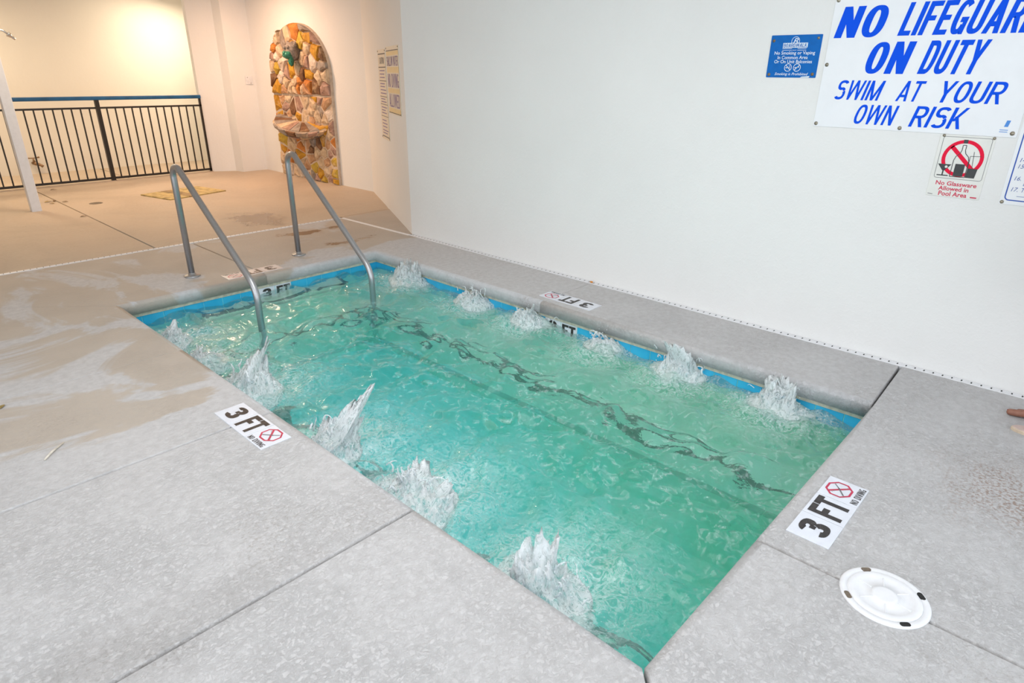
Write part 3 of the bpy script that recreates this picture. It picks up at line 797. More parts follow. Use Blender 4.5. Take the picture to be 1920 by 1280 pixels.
# ------------------------------------------------------------------ signs on the long wall
SF = Frame((WX, 0, 0), (0, -1, 0), (0, 0, 1))          # u = -y, v = z, normal towards the pool
def plate(name, label, x0, y0, x1, y1, mat, depth=0.004, r=0.004, F=SF):
    root = thing(name, label, 'sign', F.p((x0+x1)/2, y0, 0.002))
    MB().prism(rrect(x0, y0, x1, y1, r, 2), F, 0.0, depth, 0.0008).build('panel', mat, root)
    return root
def screws(root, pts, F=SF, mat='screw_metal', r=0.007, d=0.004):
    for (x, y) in pts:
        MB().lathe([(r*1.5, 0), (r*1.5, 0.001), (r, 0.0015), (r*0.9, 0.004), (r*0.4, 0.0048)], F.sub(x, y, d), 10).build('screw', mat, root, True)
def framed(mb, x0, y0, x1, y1, r, w, F, d):
    a = rrect(x0, y0, x1, y1, r, 5); b_ = rrect(x0+w, y0+w, x1-w, y1-w, max(0.001, r-w), 5); ring(mb, a, b_, F, d)

def life_sign():
    r = plate('lifeguard_sign', 'large white sign with blue letters reading NO LIFEGUARD ON DUTY', -1.396, 1.287, -0.424, 1.956, 'sign_white')
    m = MB(); d = 0.0046
    print_caps(m, 'NO', SF, -1.372, 1.751, -1.105, 1.904, d, 0.215, 0.15, 0.22)
    print_caps(m, 'LIFEGUARD', SF, -1.055, 1.755, -0.442, 1.909, d, 0.21, 0.15, 0.22, 0.08)
    m.build('lettering', 'letter_blue', r); m = MB()
    print_caps(m, 'ON', SF, -1.190, 1.571, -0.953, 1.727, d, 0.215, 0.15, 0.22)
    print_caps(m, 'DUTY', SF, -0.922, 1.572, -0.630, 1.729, d, 0.205, 0.15, 0.22)
    m.build('lettering', 'letter_blue', r); m = MB()
    print_caps(m, 'SWIM', SF, -1.313, 1.436, -1.058, 1.537, d, 0.15, 0.13, 0.24)
    print_caps(m, 'AT', SF, -0.995, 1.437, -0.865, 1.538, d, 0.15, 0.13, 0.24)
    print_caps(m, 'YOUR', SF, -0.812, 1.437, -0.510, 1.540, d, 0.15, 0.13, 0.24)
    m.build('lettering', 'letter_blue', r); m = MB()
    print_caps(m, 'OWN', SF, -1.188, 1.312, -0.965, 1.414, d, 0.15, 0.13, 0.24)
    print_caps(m, 'RISK', SF, -0.905, 1.312, -0.645, 1.416, d, 0.15, 0.13, 0.24)
    m.build('lettering', 'letter_blue', r)
    l = MB(); l.face([(-0.486, 1.335), (-0.470, 1.335), (-0.464, 1.365), (-0.480, 1.365)], SF, d)
    for k in range(2): band(l, (-0.500, 1.320-k*0.009), (-0.466, 1.320-k*0.009), 0.003, SF, d)
    l.build('printer_mark', 'logo_blue', r)
    screws(r, [(-1.381, 1.938), (-1.381, 1.616), (-1.381, 1.303), (-0.942, 1.302), (-0.444, 1.306), (-0.444, 1.94)])
life_sign()

def smoke_sign():
    r = plate('no_smoking_sign', 'small blue sign about smoking and vaping left of the large white sign', -1.722, 1.547, -1.432, 1.774, 'sign_blue')
    m = MB(); d = 0.0046
    ring(m, circle(-1.578, 1.741, 0.0235), circle(-1.578, 1.741, 0.0212), SF, d)
    text(m, 'B', SF, -1.592, 1.727, -1.562, 1.756, d, 0.0, 0.35)
    m.face([(-1.647, 1.7065), (-1.506, 1.7065), (-1.506, 1.732), (-1.647, 1.732)], SF, d-0.0003)
    for y in (1.702, 1.693):
        band(m, (-1.647, y), (-1.592, y), 0.002, SF, d); band(m, (-1.560, y), (-1.510, y), 0.002, SF, d)
    text(m, 'RESORT', SF, -1.588, 1.691, -1.564, 1.6955, d)
    text(m, 'No Smoking or Vaping', SF, -1.690, 1.665, -1.457, 1.688, d, 0.006)
    text(m, 'In Common Area', SF, -1.668, 1.646, -1.494, 1.664, d, 0.006)
    text(m, 'Or On Unit Balconies', SF, -1.684, 1.624, -1.466, 1.642, d, 0.006)
    text(m, 'Smoking is Prohibited', SF, -1.671, 1.555, -1.477, 1.574, d, 0.004, 0.3)
    for cx in (-1.598, -1.546):
        ring(m, circle(cx, 1.601, 0.0215), circle(cx, 1.601, 0.0185), SF, d)
        s = 1 if cx < -1.57 else -1
        band(m, (cx-0.014*s, 1.601+0.014), (cx+0.014*s, 1.601-0.014), 0.0035, SF, d)
        band(m, (cx-0.014, 1.600), (cx+0.012, 1.600 if s > 0 else 1.604), 0.004, SF, d)
    text(m, '~', SF, -1.594, 1.606, -1.586, 1.612, d)
    m.face([(-1.52, 1.5478), (-1.47, 1.5478), (-1.465, 1.556), (-1.51, 1.553)], SF, d)
    m.build('lettering', 'letter_white', r)
    w = MB(); print_caps(w, 'BOARDWALK', SF, -1.643, 1.7095, -1.510, 1.729, d+0.0003, 0.17); w.build('banner_lettering', 'sign_blue', r)
    screws(r, [(-1.705, 1.745), (-1.705, 1.563), (-1.452, 1.566)], mat='screw_rust', r=0.006)
    screws(r, [(-1.452, 1.755)], r=0.005)
smoke_sign()

def glass_sign():
    r = plate('no_glassware_sign', 'small white sign with red circle over bottle and glasses, no glassware in pool area', -0.743, 0.972, -0.502, 1.284, 'sign_offwhite')
    d = 0.0046
    f = MB(); framed(f, -0.727, 1.066, -0.513, 1.276, 0.012, 0.002, SF, d); f.build('border', 'letter_grey', r)
    c = (-0.621, 1.171)
    m = MB(); ring(m, circle(*c, 0.092, 40), circle(*c, 0.075, 40), SF, d)
    band(m, (c[0]-0.058, c[1]+0.056), (c[0]+0.058, c[1]-0.056), 0.019, SF, d); m.build('ban_ring', 'ban_red', r)
    k = MB(); e = d+0.0005
    # martini glass
    k.face([(-0.722, 1.138), (-0.661, 1.138), (-0.686, 1.106), (-0.697, 1.106)], SF, e)
    band(k, (-0.6915, 1.108), (-0.6915, 1.083), 0.006, SF, e); band(k, (-0.716, 1.081), (-0.665, 1.081), 0.005, SF, e)
    # bottle: label, outline, stopper
    k.face([(-0.644, 1.081), (-0.601, 1.081), (-0.601, 1.143), (-0.644, 1.143)], SF, e)
    out = [(-0.657, 1.078), (-0.657, 1.160), (-0.651, 1.180), (-0.636, 1.196), (-0.632, 1.212), (-0.632, 1.237), (-0.617, 1.237), (-0.617, 1.212), (-0.612, 1.196), (-0.596, 1.180), (-0.590, 1.160), (-0.590, 1.078)]
    for a, b_ in zip(out, out[1:]+out[:1]): band(k, a, b_, 0.0032, SF, e)
    k.face([(-0.634, 1.246), (-0.615, 1.246), (-0.615, 1.264), (-0.634, 1.264)], SF, e)
    # tumbler with straw
    k.face([(-0.588, 1.078), (-0.548, 1.078), (-0.543, 1.125), (-0.587, 1.125)], SF, e)
    for a, b_ in (((-0.587, 1.125), (-0.589, 1.185)), ((-0.589, 1.185), (-0.541, 1.187)), ((-0.569, 1.125), (-0.577, 1.208))): band(k, a, b_, 0.0022, SF, e)
    k.build('pictogram', 'print_dark', r)
    o = MB(); o.face(circle(-0.682, 1.125, 0.0065, 12), SF, e+0.0004); o.build('olive', 'sign_offwhite', r)
    t = MB(); text(t, 'No Glassware', SF, -0.710, 1.031, -0.527, 1.053, d, 0.02); text(t, 'Allowed in', SF, -0.692, 1.005, -0.556, 1.027, d, 0.02)
    text(t, 'Pool Area', SF, -0.686, 0.9775, -0.558, 1.001, d, 0.02); band(t, (-0.542, 0.982), (-0.514, 0.982), 0.006, SF, d); t.build('lettering', 'letter_red', r)
    t = MB(); band(t, (-0.735, 0.982), (-0.712, 0.980), 0.003, SF, d); t.build('small_print', 'letter_grey', r)
    screws(r, [(-0.727, 1.279), (-0.510, 1.278)], r=0.005)
glass_sign()

def rules_sign():
    r = plate('pool_rules_sign', 'white pool rules sign with blue border and numbered lines, at the right picture edge', -0.416, 0.968, 0.20, 1.93, 'sign_white')
    d = 0.0046
    f = MB(); framed(f, -0.400, 0.988, 0.182, 1.912, 0.02, 0.0055, SF, d); f.build('border', 'border_blue', r)
    for s, x, y, x2, w in (('14', -0.381, 1.176, 0, ''), ('15.', -0.381, 1.146, 0, ''), ('16.', -0.381, 1.088, -0.336, 'A'), ('LO', -0.340, 1.065, 0, ''), ('17.', -0.381, 1.034, -0.340, 'TH')):
        t = MB(); text(t, s, SF, x, y, x+(0.027 if len(s) == 3 else 0.024), y+0.020, d, 0.0, 0.22)
        if w: text(t, w, SF, x2, y, x2+0.015*len(w), y+0.020, d, 0.0, 0.22)
        t.build('lettering', 'letter_navy', r)
    t = MB(); band(t, (-0.352, 1.012), (-0.19, 1.012), 0.002, SF, d); t.build('rule', 'letter_navy', r)
    screws(r, [(-0.404, 0.979)], r=0.006)
rules_sign()

# signs on the angled wall
_a, _b = Vector((WX, 5.225, 0)), Vector((5.30, 7.601, 0)); _t = (_a-_b).normalized()   # reading direction: towards the pool
DF = Frame(_b, _t, (0, 0, 1)); DL = (_a-_b).length
def along(p): return (Vector((p[0], p[1], 0))-_b).dot(_t)
def caution():
    x0, x1 = along((4.765, 6.545)), along((4.53, 6.10)); y0, y1 = 0.83, 1.782
    r = plate('caution_sign', 'tall narrow white caution sign in ruled sections on the angled wall', x0, y0, x1, y1, 'sign_cream', 0.006, 0.004, DF)
    d = 0.0066; m = MB()
    for y, w in ((1.735, 0.012), (1.60, 0.010), (1.46, 0.007), (1.295, 0.007), (1.213, 0.006), (1.085, 0.006), (0.862, 0.010)):
        band(m, (x0+0.02, y), (x1-0.012, y), w, DF, d)
    band(m, (x1-0.012, 0.86), (x1-0.012, 1.74), 0.006, DF, d)
    m.build('rules', 'print_dark', r)
    t = MB(); print_caps(t, 'CAUTION', DF, x0+0.10, 1.635, x1-0.10, 1.70, d, 0.16); t.build('lettering', 'letter_grey', r)
    g = MB(); q = random.Random(3)
    for y in (1.565, 1.53, 1.495, 1.43, 1.40, 1.365, 1.33, 1.27, 1.24, 1.18, 1.15, 1.12, 1.04, 1.005, 0.97, 0.93, 0.90):
        band(g, (x0+0.07, y), (x1-0.05-q.random()*0.12, y), 0.010, DF, d)
    g.build('small_print', 'letter_purple', r, kind='stuff')
    screws(r, [(x0+0.015, 1.765), (x1-0.015, 1.765), (x0+0.015, 0.85), (x1-0.015, 0.85)], DF, 'screw_rust', 0.006, 0.006)
caution()
def shallow():
    x0, x1 = along((4.50, 6.045)), along((4.168, 5.405)); y0, y1 = 1.14, 1.795
    r = plate('shallow_water_sign', 'white and yellow sign with purple letters at the outer corner of the angled wall', x0, y0, x1, y1, 'sign_cream', 0.006, 0.004, DF)
    d = 0.0066
    y = MB()
    for a, b_ in ((1.155, 1.20), (1.35, 1.395), (1.545, 1.60), (1.71, 1.748)): y.face([(x0+0.02, a), (x1-0.02, a), (x1-0.02, b_), (x0+0.02, b_)], DF, d)
    y.build('yellow_bands', 'sign_yellow', r)
    m = MB()
    for s, a, b_, xa in (('SHALLOW WATER', 1.61, 1.70, 0.03), ('NO DIVING', 1.405, 1.535, 0.05), ('ALLOWED', 1.21, 1.34, 0.07)): print_caps(MB(), s, DF, x0+xa, a, x1-0.05, b_, d, 0.17).build('lettering', 'letter_purple', r)
    e = MB(); band(e, (x0+0.01, 1.755), (x1-0.01, 1.755), 0.009, DF, d); band(e, (x0+0.01, 1.152), (x1-0.01, 1.152), 0.008, DF, d); band(e, (x1-0.012, 1.15), (x1-0.012, 1.76), 0.006, DF, d); e.build('border', 'print_dark', r)
    screws(r, [(x0+0.02, 1.78), (x1-0.02, 1.78), (x1-0.02, 1.155)], DF, 'screw_rust', 0.006, 0.006)
shallow()

# switch plate on the back wall
def switch():
    F = Frame((5.185, 10.645, 1.405), (1, 0, 0), (0, 0, 1))
    r = thing('wall_switch_plate', 'small white double switch plate on the wall beside the stone niche', 'switch', F.p(0, -0.06))
    MB().prism(rrect(-0.058, -0.06, 0.058, 0.06, 0.006, 2), F, 0, 0.008, 0.003).build('plate', 'white_plastic', r)
    for x in (-0.024, 0.024):
        MB().prism(rrect(x-0.012, -0.025, x+0.012, 0.025, 0.002, 1), F, 0.006, 0.013, 0.002).build('rocker', 'white_plastic', r)
    screws(r, [(-0.024, 0.042), (0.024, -0.042)], F, 'screw_rust', 0.004, 0.008)
switch()

# ------------------------------------------------------------------ stone niche fountain
NF = Frame((5.30, 0, 0), (0, -1, 0), (0, 0, 1))
NU0, NU1, NSP, NTOP = -10.02, -8.385, 1.50, 2.188
def arch(grow=0.0):
    c = (NU0+NU1)/2; a = (NU1-NU0)/2+grow
    pts = [(c-a, 0.0), (c+a, 0.0)]
    for k in range(25):
        th = math.pi*k/24; pts.append((c+a*math.cos(th), NSP+(NTOP-NSP+grow)*math.sin(th)))
    return pts
def clip(poly, p, n):
    out = []
    for i in range(len(poly)):
        a, b_ = poly[i], poly[(i+1) % len(poly)]
        da = (a[0]-p[0])*n[0]+(a[1]-p[1])*n[1]; db = (b_[0]-p[0])*n[0]+(b_[1]-p[1])*n[1]
        if da <= 0: out.append(a)
        if da*db < 0:
            q = da/(da-db); out.append((a[0]+(b_[0]-a[0])*q, a[1]+(b_[1]-a[1])*q))
    return out
def simplify(poly, eps):
    out = []
    for p in poly:
        if not out or math.hypot(p[0]-out[-1][0], p[1]-out[-1][1]) > eps: out.append(p)
    if len(out) > 2 and math.hypot(out[0][0]-out[-1][0], out[0][1]-out[-1][1]) < eps: out.pop()
    return out
def stone(mb, pts, F, d0, d1, r):
    """rough-faced stone: straight sides, broken arris, uneven face"""
    n = len(pts); cx = sum(p[0] for p in pts)/n; cy = sum(p[1] for p in pts)/n
    tx, ty = r.uniform(-0.08, 0.08), r.uniform(-0.08, 0.08)
    rings = []
    for k, (sc, d) in enumerate(((1.0, d0), (1.0, d1*0.55), (0.86, d1*0.95), (0.45, d1*1.12))):
        rings.append([F.p(cx+(p[0]-cx)*sc, cy+(p[1]-cy)*sc, d+((p[0]-cx)*tx+(p[1]-cy)*ty+r.uniform(-0.006, 0.006))*(k > 0)) for p in pts])
    vs = sum(rings, [])+[F.p(cx+r.uniform(-0.02, 0.02), cy+r.uniform(-0.02, 0.02), d1*r.uniform(1.0, 1.3))]
    fs = [tuple(reversed(range(n)))]
    for k in range(3):
        for i in range(n):
            j = (i+1) % n; fs.append((k*n+i, k*n+j, (k+1)*n+j, (k+1)*n+i))
    for i in range(n): fs.append((3*n+i, 3*n+(i+1) % n, 4*n))
    return mb.add(vs, fs)
def fountain():
    r = random.Random(12)
    root = thing('stone_fountain', 'arched stone fountain niche with half bowl and green patinated spout on the wall', 'fountain', (5.30, -(NU0+NU1)/2, 0))
    base = arch(); lower = clip(base, (0, 1.215), (0, 1)); upper = clip(base, (0, 1.225), (0, -1))
    MB().prism(arch(), NF, 0.0, 0.045).build('mortar_bed', 'mortar', root)
    # seeds the photograph shows plainly: (y, z, colour)
    seeds = [(9.0, 1.92, 'yellow'), (9.20, 2.04, 'orange'), (9.36, 1.99, 'cream'), (9.78, 1.60, 'yellow'), (9.84, 1.35, 'gold'), (9.60, 1.62, 'pale'), (8.76, 1.68, 'pale'),
             (8.93, 1.49, 'gold'), (8.66, 1.80, 'gold'), (9.85, 1.76, 'pink'), (9.36, 1.83, 'yellow'), (9.02, 1.73, 'cream'), (8.62, 1.44, 'cream'), (8.52, 1.33, 'pink'),
             (9.22, 1.32, 'orange'), (9.02, 1.31, 'peach'), (8.72, 1.33, 'brown'), (9.55, 1.38, 'cream'), (9.46, 1.29, 'cream'), (9.62, 1.28, 'peach'),
             (8.62, 2.0, 'pink'), (8.86, 2.12, 'grey'), (9.52, 1.93, 'grey'), (9.66, 1.83, 'cream'), (8.5, 1.62, 'grey'), (8.46, 1.5, 'cream'), (9.17, 1.55, 'cream'),
             (9.92, 1.10, 'gold'), (9.66, 1.06, 'pink'), (9.74, 1.17, 'peach'), (9.30, 1.03, 'pink'), (9.33, 0.92, 'gold'), (9.08, 1.16, 'cream'), (8.95, 1.02, 'cream'), (8.60, 1.11, 'peach'),
             (8.70, 1.0, 'grey'), (8.52, 0.97, 'pale'), (9.86, 0.86, 'gold'), (9.60, 0.93, 'peach'), (9.46, 0.84, 'cream'), (9.16, 0.90, 'cream'), (8.83, 0.78, 'pink'), (8.52, 0.72, 'cream'),
             (9.66, 0.78, 'cream'), (9.86, 0.55, 'yellow'), (9.64, 0.48, 'cream'), (9.36, 0.50, 'orange'), (9.40, 0.33, 'gold'), (9.72, 0.30, 'orange'), (9.85, 0.28, 'cream'), (9.52, 0.28, 'grey'),
             (9.48, 0.14, 'pale'), (9.74, 0.10, 'pale'), (9.90, 0.08, 'cream'), (9.06, 0.34, 'peach'), (9.0, 0.20, 'yellow'), (8.86, 0.12, 'gold'), (9.26, 0.17, 'peach'), (9.22, 0.06, 'orange'),
             (9.10, 0.05, 'grey'), (8.95, 0.02, 'pink'), (8.78, 0.01, 'yellow'), (8.48, 0.50, 'pink'), (8.60, 0.56, 'peach'), (8.48, 0.32, 'yellow'), (8.47, 0.15, 'yellow'), (8.47, 0.03, 'gold'),
             (8.64, 0.30, 'peach'), (8.68, 0.16, 'cream'), (8.80, 0.28, 'cream'), (8.70, 0.43, 'cream'), (8.90, 0.42, 'cream'), (9.14, 0.52, 'peach'), (9.0, 0.58, 'grey'), (8.82, 0.55, 'brown'), (8.6, 0.06, 'pink')]
    for k in range(900):
        if len(seeds) > 128: break
        y, z = r.uniform(8.42, 9.98), r.uniform(0.03, 2.12)
        if min(math.hypot(y-q[0], z-q[1]) for q in seeds) > 0.092:
            seeds.append((y, z, r.choice(['cream', 'peach', 'cream', 'pale', 'pink', 'orange', 'brown', 'cream', 'gold'])))
    for poly, rows in ((lower, [s for s in seeds if s[1] < 1.215]), (upper, [s for s in seeds if s[1] >= 1.215])):
        for i, (y, z, c) in enumerate(rows):
            cell = poly; cells_done = True
            for j, (y2, z2, _) in enumerate(rows):
                if i == j: continue
                mx, my = (-y-y2)/2, (z+z2)/2; nx, ny = -y2+y, z2-z
                cell = clip(cell, (mx, my), (nx, ny))
                if len(cell) < 3: break
            if len(cell) < 3: continue
            cell = simplify(cell, 0.022)
            if len(cell) < 3: continue
            cc = inset(cell, 0.005)
            # break up the long straight edges a little
            jag = []
            for k in range(len(cc)):
                a, b_ = cc[k], cc[(k+1) % len(cc)]; jag.append(a); L = math.hypot(a[0]-b_[0], a[1]-b_[1])
                if L > 0.11:
                    q = r.uniform(0.35, 0.65); nx, ny = -(b_[1]-a[1])/L, (b_[0]-a[0])/L; e = r.uniform(-0.002, 0.012)
                    jag.append((a[0]+(b_[0]-a[0])*q+nx*e, a[1]+(b_[1]-a[1])*q+ny*e))
            proud = r.uniform(0.050, 0.074)+(0.026 if z > 1.22 else 0)
            stone(MB(), jag, NF, 0.03, proud, r).build('stone', 'stone_'+c, root)
    # half bowl
    cy, zr = 9.25, 0.865
    a_, dp = 0.67, 0.30
    bowl = MB(); n = 24
    def pt(th, s, z): return (5.30-0.04-dp*s*math.sin(th), cy+a_*s*math.cos(th), z+0.097*a_*s*math.cos(th)-0.12*s*math.sin(th))
    prof = [(1.0, zr), (0.97, zr-0.04), (0.84, zr-0.10), (0.62, zr-0.16), (0.36, zr-0.21)]
    vs = []; fs = []
    top = [(0.90, zr+0.0), (0.84, zr-0.012), (0.0, zr-0.035)]
    allp = list(reversed(top))+prof
    for s, z in allp:
        for k in range(n+1): vs.append(pt(math.pi*k/n, s, z))
    for i in range(len(allp)-1):
        for k in range(n): fs.append((i*(n+1)+k, (i+1)*(n+1)+k, (i+1)*(n+1)+k+1, i*(n+1)+k+1))
    bw = bowl.add(vs, fs).build('basin', 'mortar', root)
    cols = ['grey', 'cream', 'grey', 'grey', 'brown', 'grey', 'pink', 'cream', 'grey']
    # facing stones round the bowl
    for row, (k0, k1, m) in enumerate(((0, 2, 8), (2, 4, 6))):
        (s0, z0), (s1, z1) = prof[k0], prof[k1]
        for i in range(m):
            t0, t1 = math.pi*(i+0.04)/m, math.pi*(i+0.96)/m; tm = (t0+t1)/2
            P = [Vector(pt(t0, s1+0.01, z1+0.008)), Vector(pt(t1, s1+0.01, z1+0.008)), Vector(pt(t1, s0, z0-0.006)), Vector(pt(tm, s0+0.01, z0-0.004)), Vector(pt(t0, s0, z0-0.006))]
            c = sum(P, Vector())/5; out = Vector((-math.sin(tm), math.cos(tm)*0.7, -0.35)).normalized()
            mb = MB(); hi = [p+out*0.028+(c-p)*0.12+Vector((r.uniform(-.006, .006),)*3) for p in P]; lo = [p-out*0.02 for p in P]
            mb.add(lo+hi+[c+out*r.uniform(0.035, 0.05)], [(0, 1, 2, 3, 4)]+[(k, 5+k, 5+(k+1) % 5, (k+1) % 5) for k in range(5)]+[(5+k, 10, 5+(k+1) % 5) for k in range(5)])
            o = mb.build('stone', 'stone_'+cols[(i+row*3) % len(cols)], bw)
            bm = bmesh.new(); bm.from_mesh(o.data); bmesh.ops.recalc_face_normals(bm, faces=bm.faces); bm.to_mesh(o.data); bm.free()
    # flat stones laid over the top of the bowl
    cols = ['grey', 'brown', 'grey', 'cream', 'pink', 'grey', 'brown', 'grey', 'gold']
    for i in range(9):
        t0, t1 = math.pi*(i+0.03)/9, math.pi*(i+0.97)/9
        P = [pt(t0, 0.25, zr), pt(t0, 0.99, zr), pt(t1, 0.99, zr), pt(t1, 0.25, zr)]
        z0, z1 = zr-0.03, zr+r.uniform(0.006, 0.016)
        mb = MB(); mb.add([(p[0], p[1], p[2]-zr+z0) for p in P]+[(p[0], p[1], p[2]-zr+z1+r.uniform(-.004, .004)) for p in P], [(0, 1, 2, 3), (7, 6, 5, 4)]+[(k, 4+k, 4+(k+1) % 4, (k+1) % 4) for k in range(4)])
        o = mb.build('stone', 'stone_'+cols[i], bw)
        bm = bmesh.new(); bm.from_mesh(o.data); bmesh.ops.recalc_face_normals(bm, faces=bm.faces); bm.to_mesh(o.data); bm.free()
    # animal head spout
    h = MB(); sp = Vector((5.165, 9.16, 1.815))
    def fn(co): return 1.0+0.22*noise.fractal(co*2.4+Vector((3, 1, 7)), 0.8, 2, 3)
    h.ball(sp, 0.115, 3, (0.85, 0.95, 1.15), fn)
    h.ball(sp+Vector((0, 0.10, 0.10)), 0.038, 2, (0.6, 0.7, 1.0)); h.ball(sp+Vector((0, -0.10, 0.09)), 0.038, 2, (0.6, 0.7, 1.0))
    for s in (-1, 1): h.ball(sp+Vector((-0.085, 0.045*s, 0.045)), 0.026, 2)
    hd = h.build('spout_head', 'stone_head_grey', root, True); hd['label'] = 'grey animal head spout'
    g = MB(); g.ball(sp+Vector((-0.075, -0.01, -0.055)), 0.075, 3, (1.0, 0.95, 0.75), fn)
    g.ball(sp+Vector((-0.06, -0.045, -0.13)), 0.048, 3, (0.8, 0.7, 1.5), fn); g.ball(sp+Vector((-0.02, 0.085, -0.07)), 0.055, 3, (0.7, 1.1, 0.7), fn)
    g.ball(sp+Vector((-0.13, -0.01, -0.03)), 0.030, 2)
    mz = g.build('muzzle', 'verdigris', hd, True); mz['label'] = 'green patinated muzzle and jaw'
fountain()

# ------------------------------------------------------------------ railing, post shower, tap
def railing():
    y = 11.01
    root = thing('railing', 'black metal railing with blue top rail closing the far end of the deck', 'railing', (3.05, y, 0.012))
    x0, x1 = -0.6, 4.515
    MB().prism(rrect(-0.03, -0.026, 0.03, 0.026, 0.014, 3), Frame((x0, y, 1.16), (0, 1, 0), (0, 0, 1)), 0, x1-x0).build('top_rail', 'rail_blue', root)
    MB().box((x0, y-0.014, 1.018), (x1, y+0.014, 1.043)).build('upper_rail', 'iron_black', root)
    MB().box((x0, y-0.014, 0.030), (x1, y+0.014, 0.060)).build('lower_rail', 'iron_black', root)
    posts = [(3.045, 0.026), (4.50, 0.014), (1.35, 0.026)]
    for px, w in posts:
        MB().box((px-w, y-w, 0.0), (px+w, y+w, 1.135)).build('post', 'iron_black', root)
        MB().box((px-w*1.1, y-w*1.4, 0.011), (px+w*1.1, y+w*1.4, 0.02)).build('base_plate', 'iron_black', root)
    k = 0; x = x1-0.125; first = None
    while x > x0:
        if all(abs(x-p) > 0.05 for p, _ in posts):
            if first is None:
                first = MB().box((x-0.0085, y-0.0085, 0.055), (x+0.0085, y+0.0085, 1.02)).build('baluster', 'iron_black', root, origin=(x, y, 0.055)); fx = x
            else:
                c = first.copy(); COL.objects.link(c); c.location.x = first.location.x+(x-fx)
        x -= 0.112
railing()

def shower():
    root = thing('outdoor_shower', 'white square post with chrome shower arm standing on the rear deck', 'shower', (1.664, 9.20, 0))
    MB().prism(rrect(1.614, 9.155, 1.714, 9.255, 0.006, 2), FLOOR, 0.0, 2.62).build('post', 'white_paint', root)
    path = fillet([(1.714, 9.205, 1.915), (1.80, 9.205, 1.925), (1.90, 9.205, 1.835)], [0.06], 8)
    MB().tube(path, 0.010, 10).build('arm', 'chrome', root, True)
    F = Frame((1.894, 9.205, 1.841), (0.67, 0, 0.74), (0, 1, 0))
    F = Frame((1.894, 9.205, 1.841), (0, 1, 0), (-0.67, 0, -0.74))
    MB().lathe([(0.012, 0.0), (0.014, 0.008), (0.012, 0.02), (0.018, 0.035), (0.028, 0.065), (0.027, 0.070)], F, 16).build('shower_head', 'chrome', root, True)
    FF = Frame((1.714, 9.205, 1.915), (0, 1, 0), (0, 0, 1)); MB().lathe([(0.028, 0), (0.028, 0.004), (0.014, 0.009)], FF, 16).build('arm_flange', 'chrome', root, True)
shower()

def tap():
    root = thing('hose_tap', 'small bronze hose tap on the far cream wall behind the railing', 'tap', (2.40, 12.58, 0.17))
    x, y, z = 2.40, 12.52, 0.17
    MB().tube([(x, 12.58, z), (x, 12.54, z), (x+0.02, 12.51, z-0.005), (x+0.075, 12.47, z-0.03), (x+0.10, 12.46, z-0.055)], [0.02, 0.022, 0.03, 0.020, 0.022], 10).build('body', 'bronze', root, True)
    MB().tube([(x+0.01, 12.515, z+0.01), (x+0.005, 12.515, z+0.075)], [0.022, 0.009], 10).build('bonnet', 'bronze', root, True)
    MB().tube([(x-0.085, 12.515, z+0.083), (x-0.03, 12.515, z+0.078), (x+0.03, 12.515, z+0.078), (x+0.09, 12.515, z+0.087)], [0.013, 0.008, 0.008, 0.013], 8).build('handle', 'bronze', root, True)
tap()

# slatted mat on the rear deck
def mat_():
    F = Frame((3.37, 9.24, 0), (math.cos(R_(13)), math.sin(R_(13)), 0), (-math.sin(R_(13)), math.cos(R_(13)), 0))
    root = thing('slatted_mat', 'flat tan slatted wooden mat lying on the rear deck', 'mat', F.p(0, 0))
    for i in range(6):
        x0 = -0.42+i*0.14
        MB().prism([(x0, -0.32), (x0+0.131, -0.32), (x0+0.131, 0.32), (x0, 0.32)], F, 0.0, 0.016, 0.003).build('slat', 'slat_wood_dark' if i == 2 else 'slat_wood', root)
    for v in (-0.24, 0.24):
        MB().prism([(-0.42, v-0.02), (0.411, v-0.02), (0.411, v+0.02), (-0.42, v+0.02)], F, 0.0002, 0.008).build('batten', 'slat_wood_dark', root)
mat_()
def drain():
    F = Frame((2.302, 9.255, 0), (1, 0, 0), (0, 1, 0))
    root = thing('floor_drain', 'small round brown floor drain in the rear deck between post and mat', 'drain', (2.302, 9.255, 0))
    MB().lathe([(0.075, -0.01), (0.075, 0.002), (0.066, 0.004), (0.060, 0.002)], F, 24).build('rim', 'drain_brown', root, True)
    for k in range(5):
        x = -0.04+k*0.02; h = math.sqrt(0.058**2-x*x)
        MB().prism([(x-0.004, -h), (x+0.004, -h), (x+0.004, h), (x-0.004, h)], F, -0.002, 0.0035).build('bar', 'drain_brown', root)
drain()

# dry leaves, twig, chips
def leaf(x, y, rot, s, mat, label):
    F = Frame((x, y, 0.003), (math.cos(rot), math.sin(rot), 0), (-math.sin(rot), math.cos(rot), 0))
    m = MB(); prof = [(0, 0.0), (0.25, 0.16), (0.55, 0.20), (0.85, 0.10), (1.0, 0.0)]
    vs = []; fs = []
    for i, (t, w) in enumerate(prof):
        c = 0.10*math.sin(t*3.0)*s
        vs += [F.p(t*s, -w*s, c+0.12*w*s), F.p(t*s, 0, c), F.p(t*s, w*s, c+0.12*w*s)]
    vs += [v-F.n*0.0012 for v in vs]; n = len(prof)*3
    for i in range(len(prof)-1):
        for k in range(2):
            a = i*3+k; fs += [(a, a+3, a+4, a+1), (n+a, n+a+1, n+a+4, n+a+3)]
    o = m.add(vs, fs).build('dry_leaf', mat, None, origin=(x, y, 0)); tag(o, label, 'leaf', 'dry leaves on the rear deck')
leaf(1.86, 9.72, 0.4, 0.10, 'leaf_tan', 'tan dry leaf nearest the white post on the rear deck')
leaf(1.96, 9.70, 1.2, 0.09, 'leaf_brown', 'brown dry leaf in the cluster beside the slab joint')
leaf(2.02, 9.62, -0.6, 0.08, 'leaf_brown', 'dark dry leaf lying on the rear slab joint')
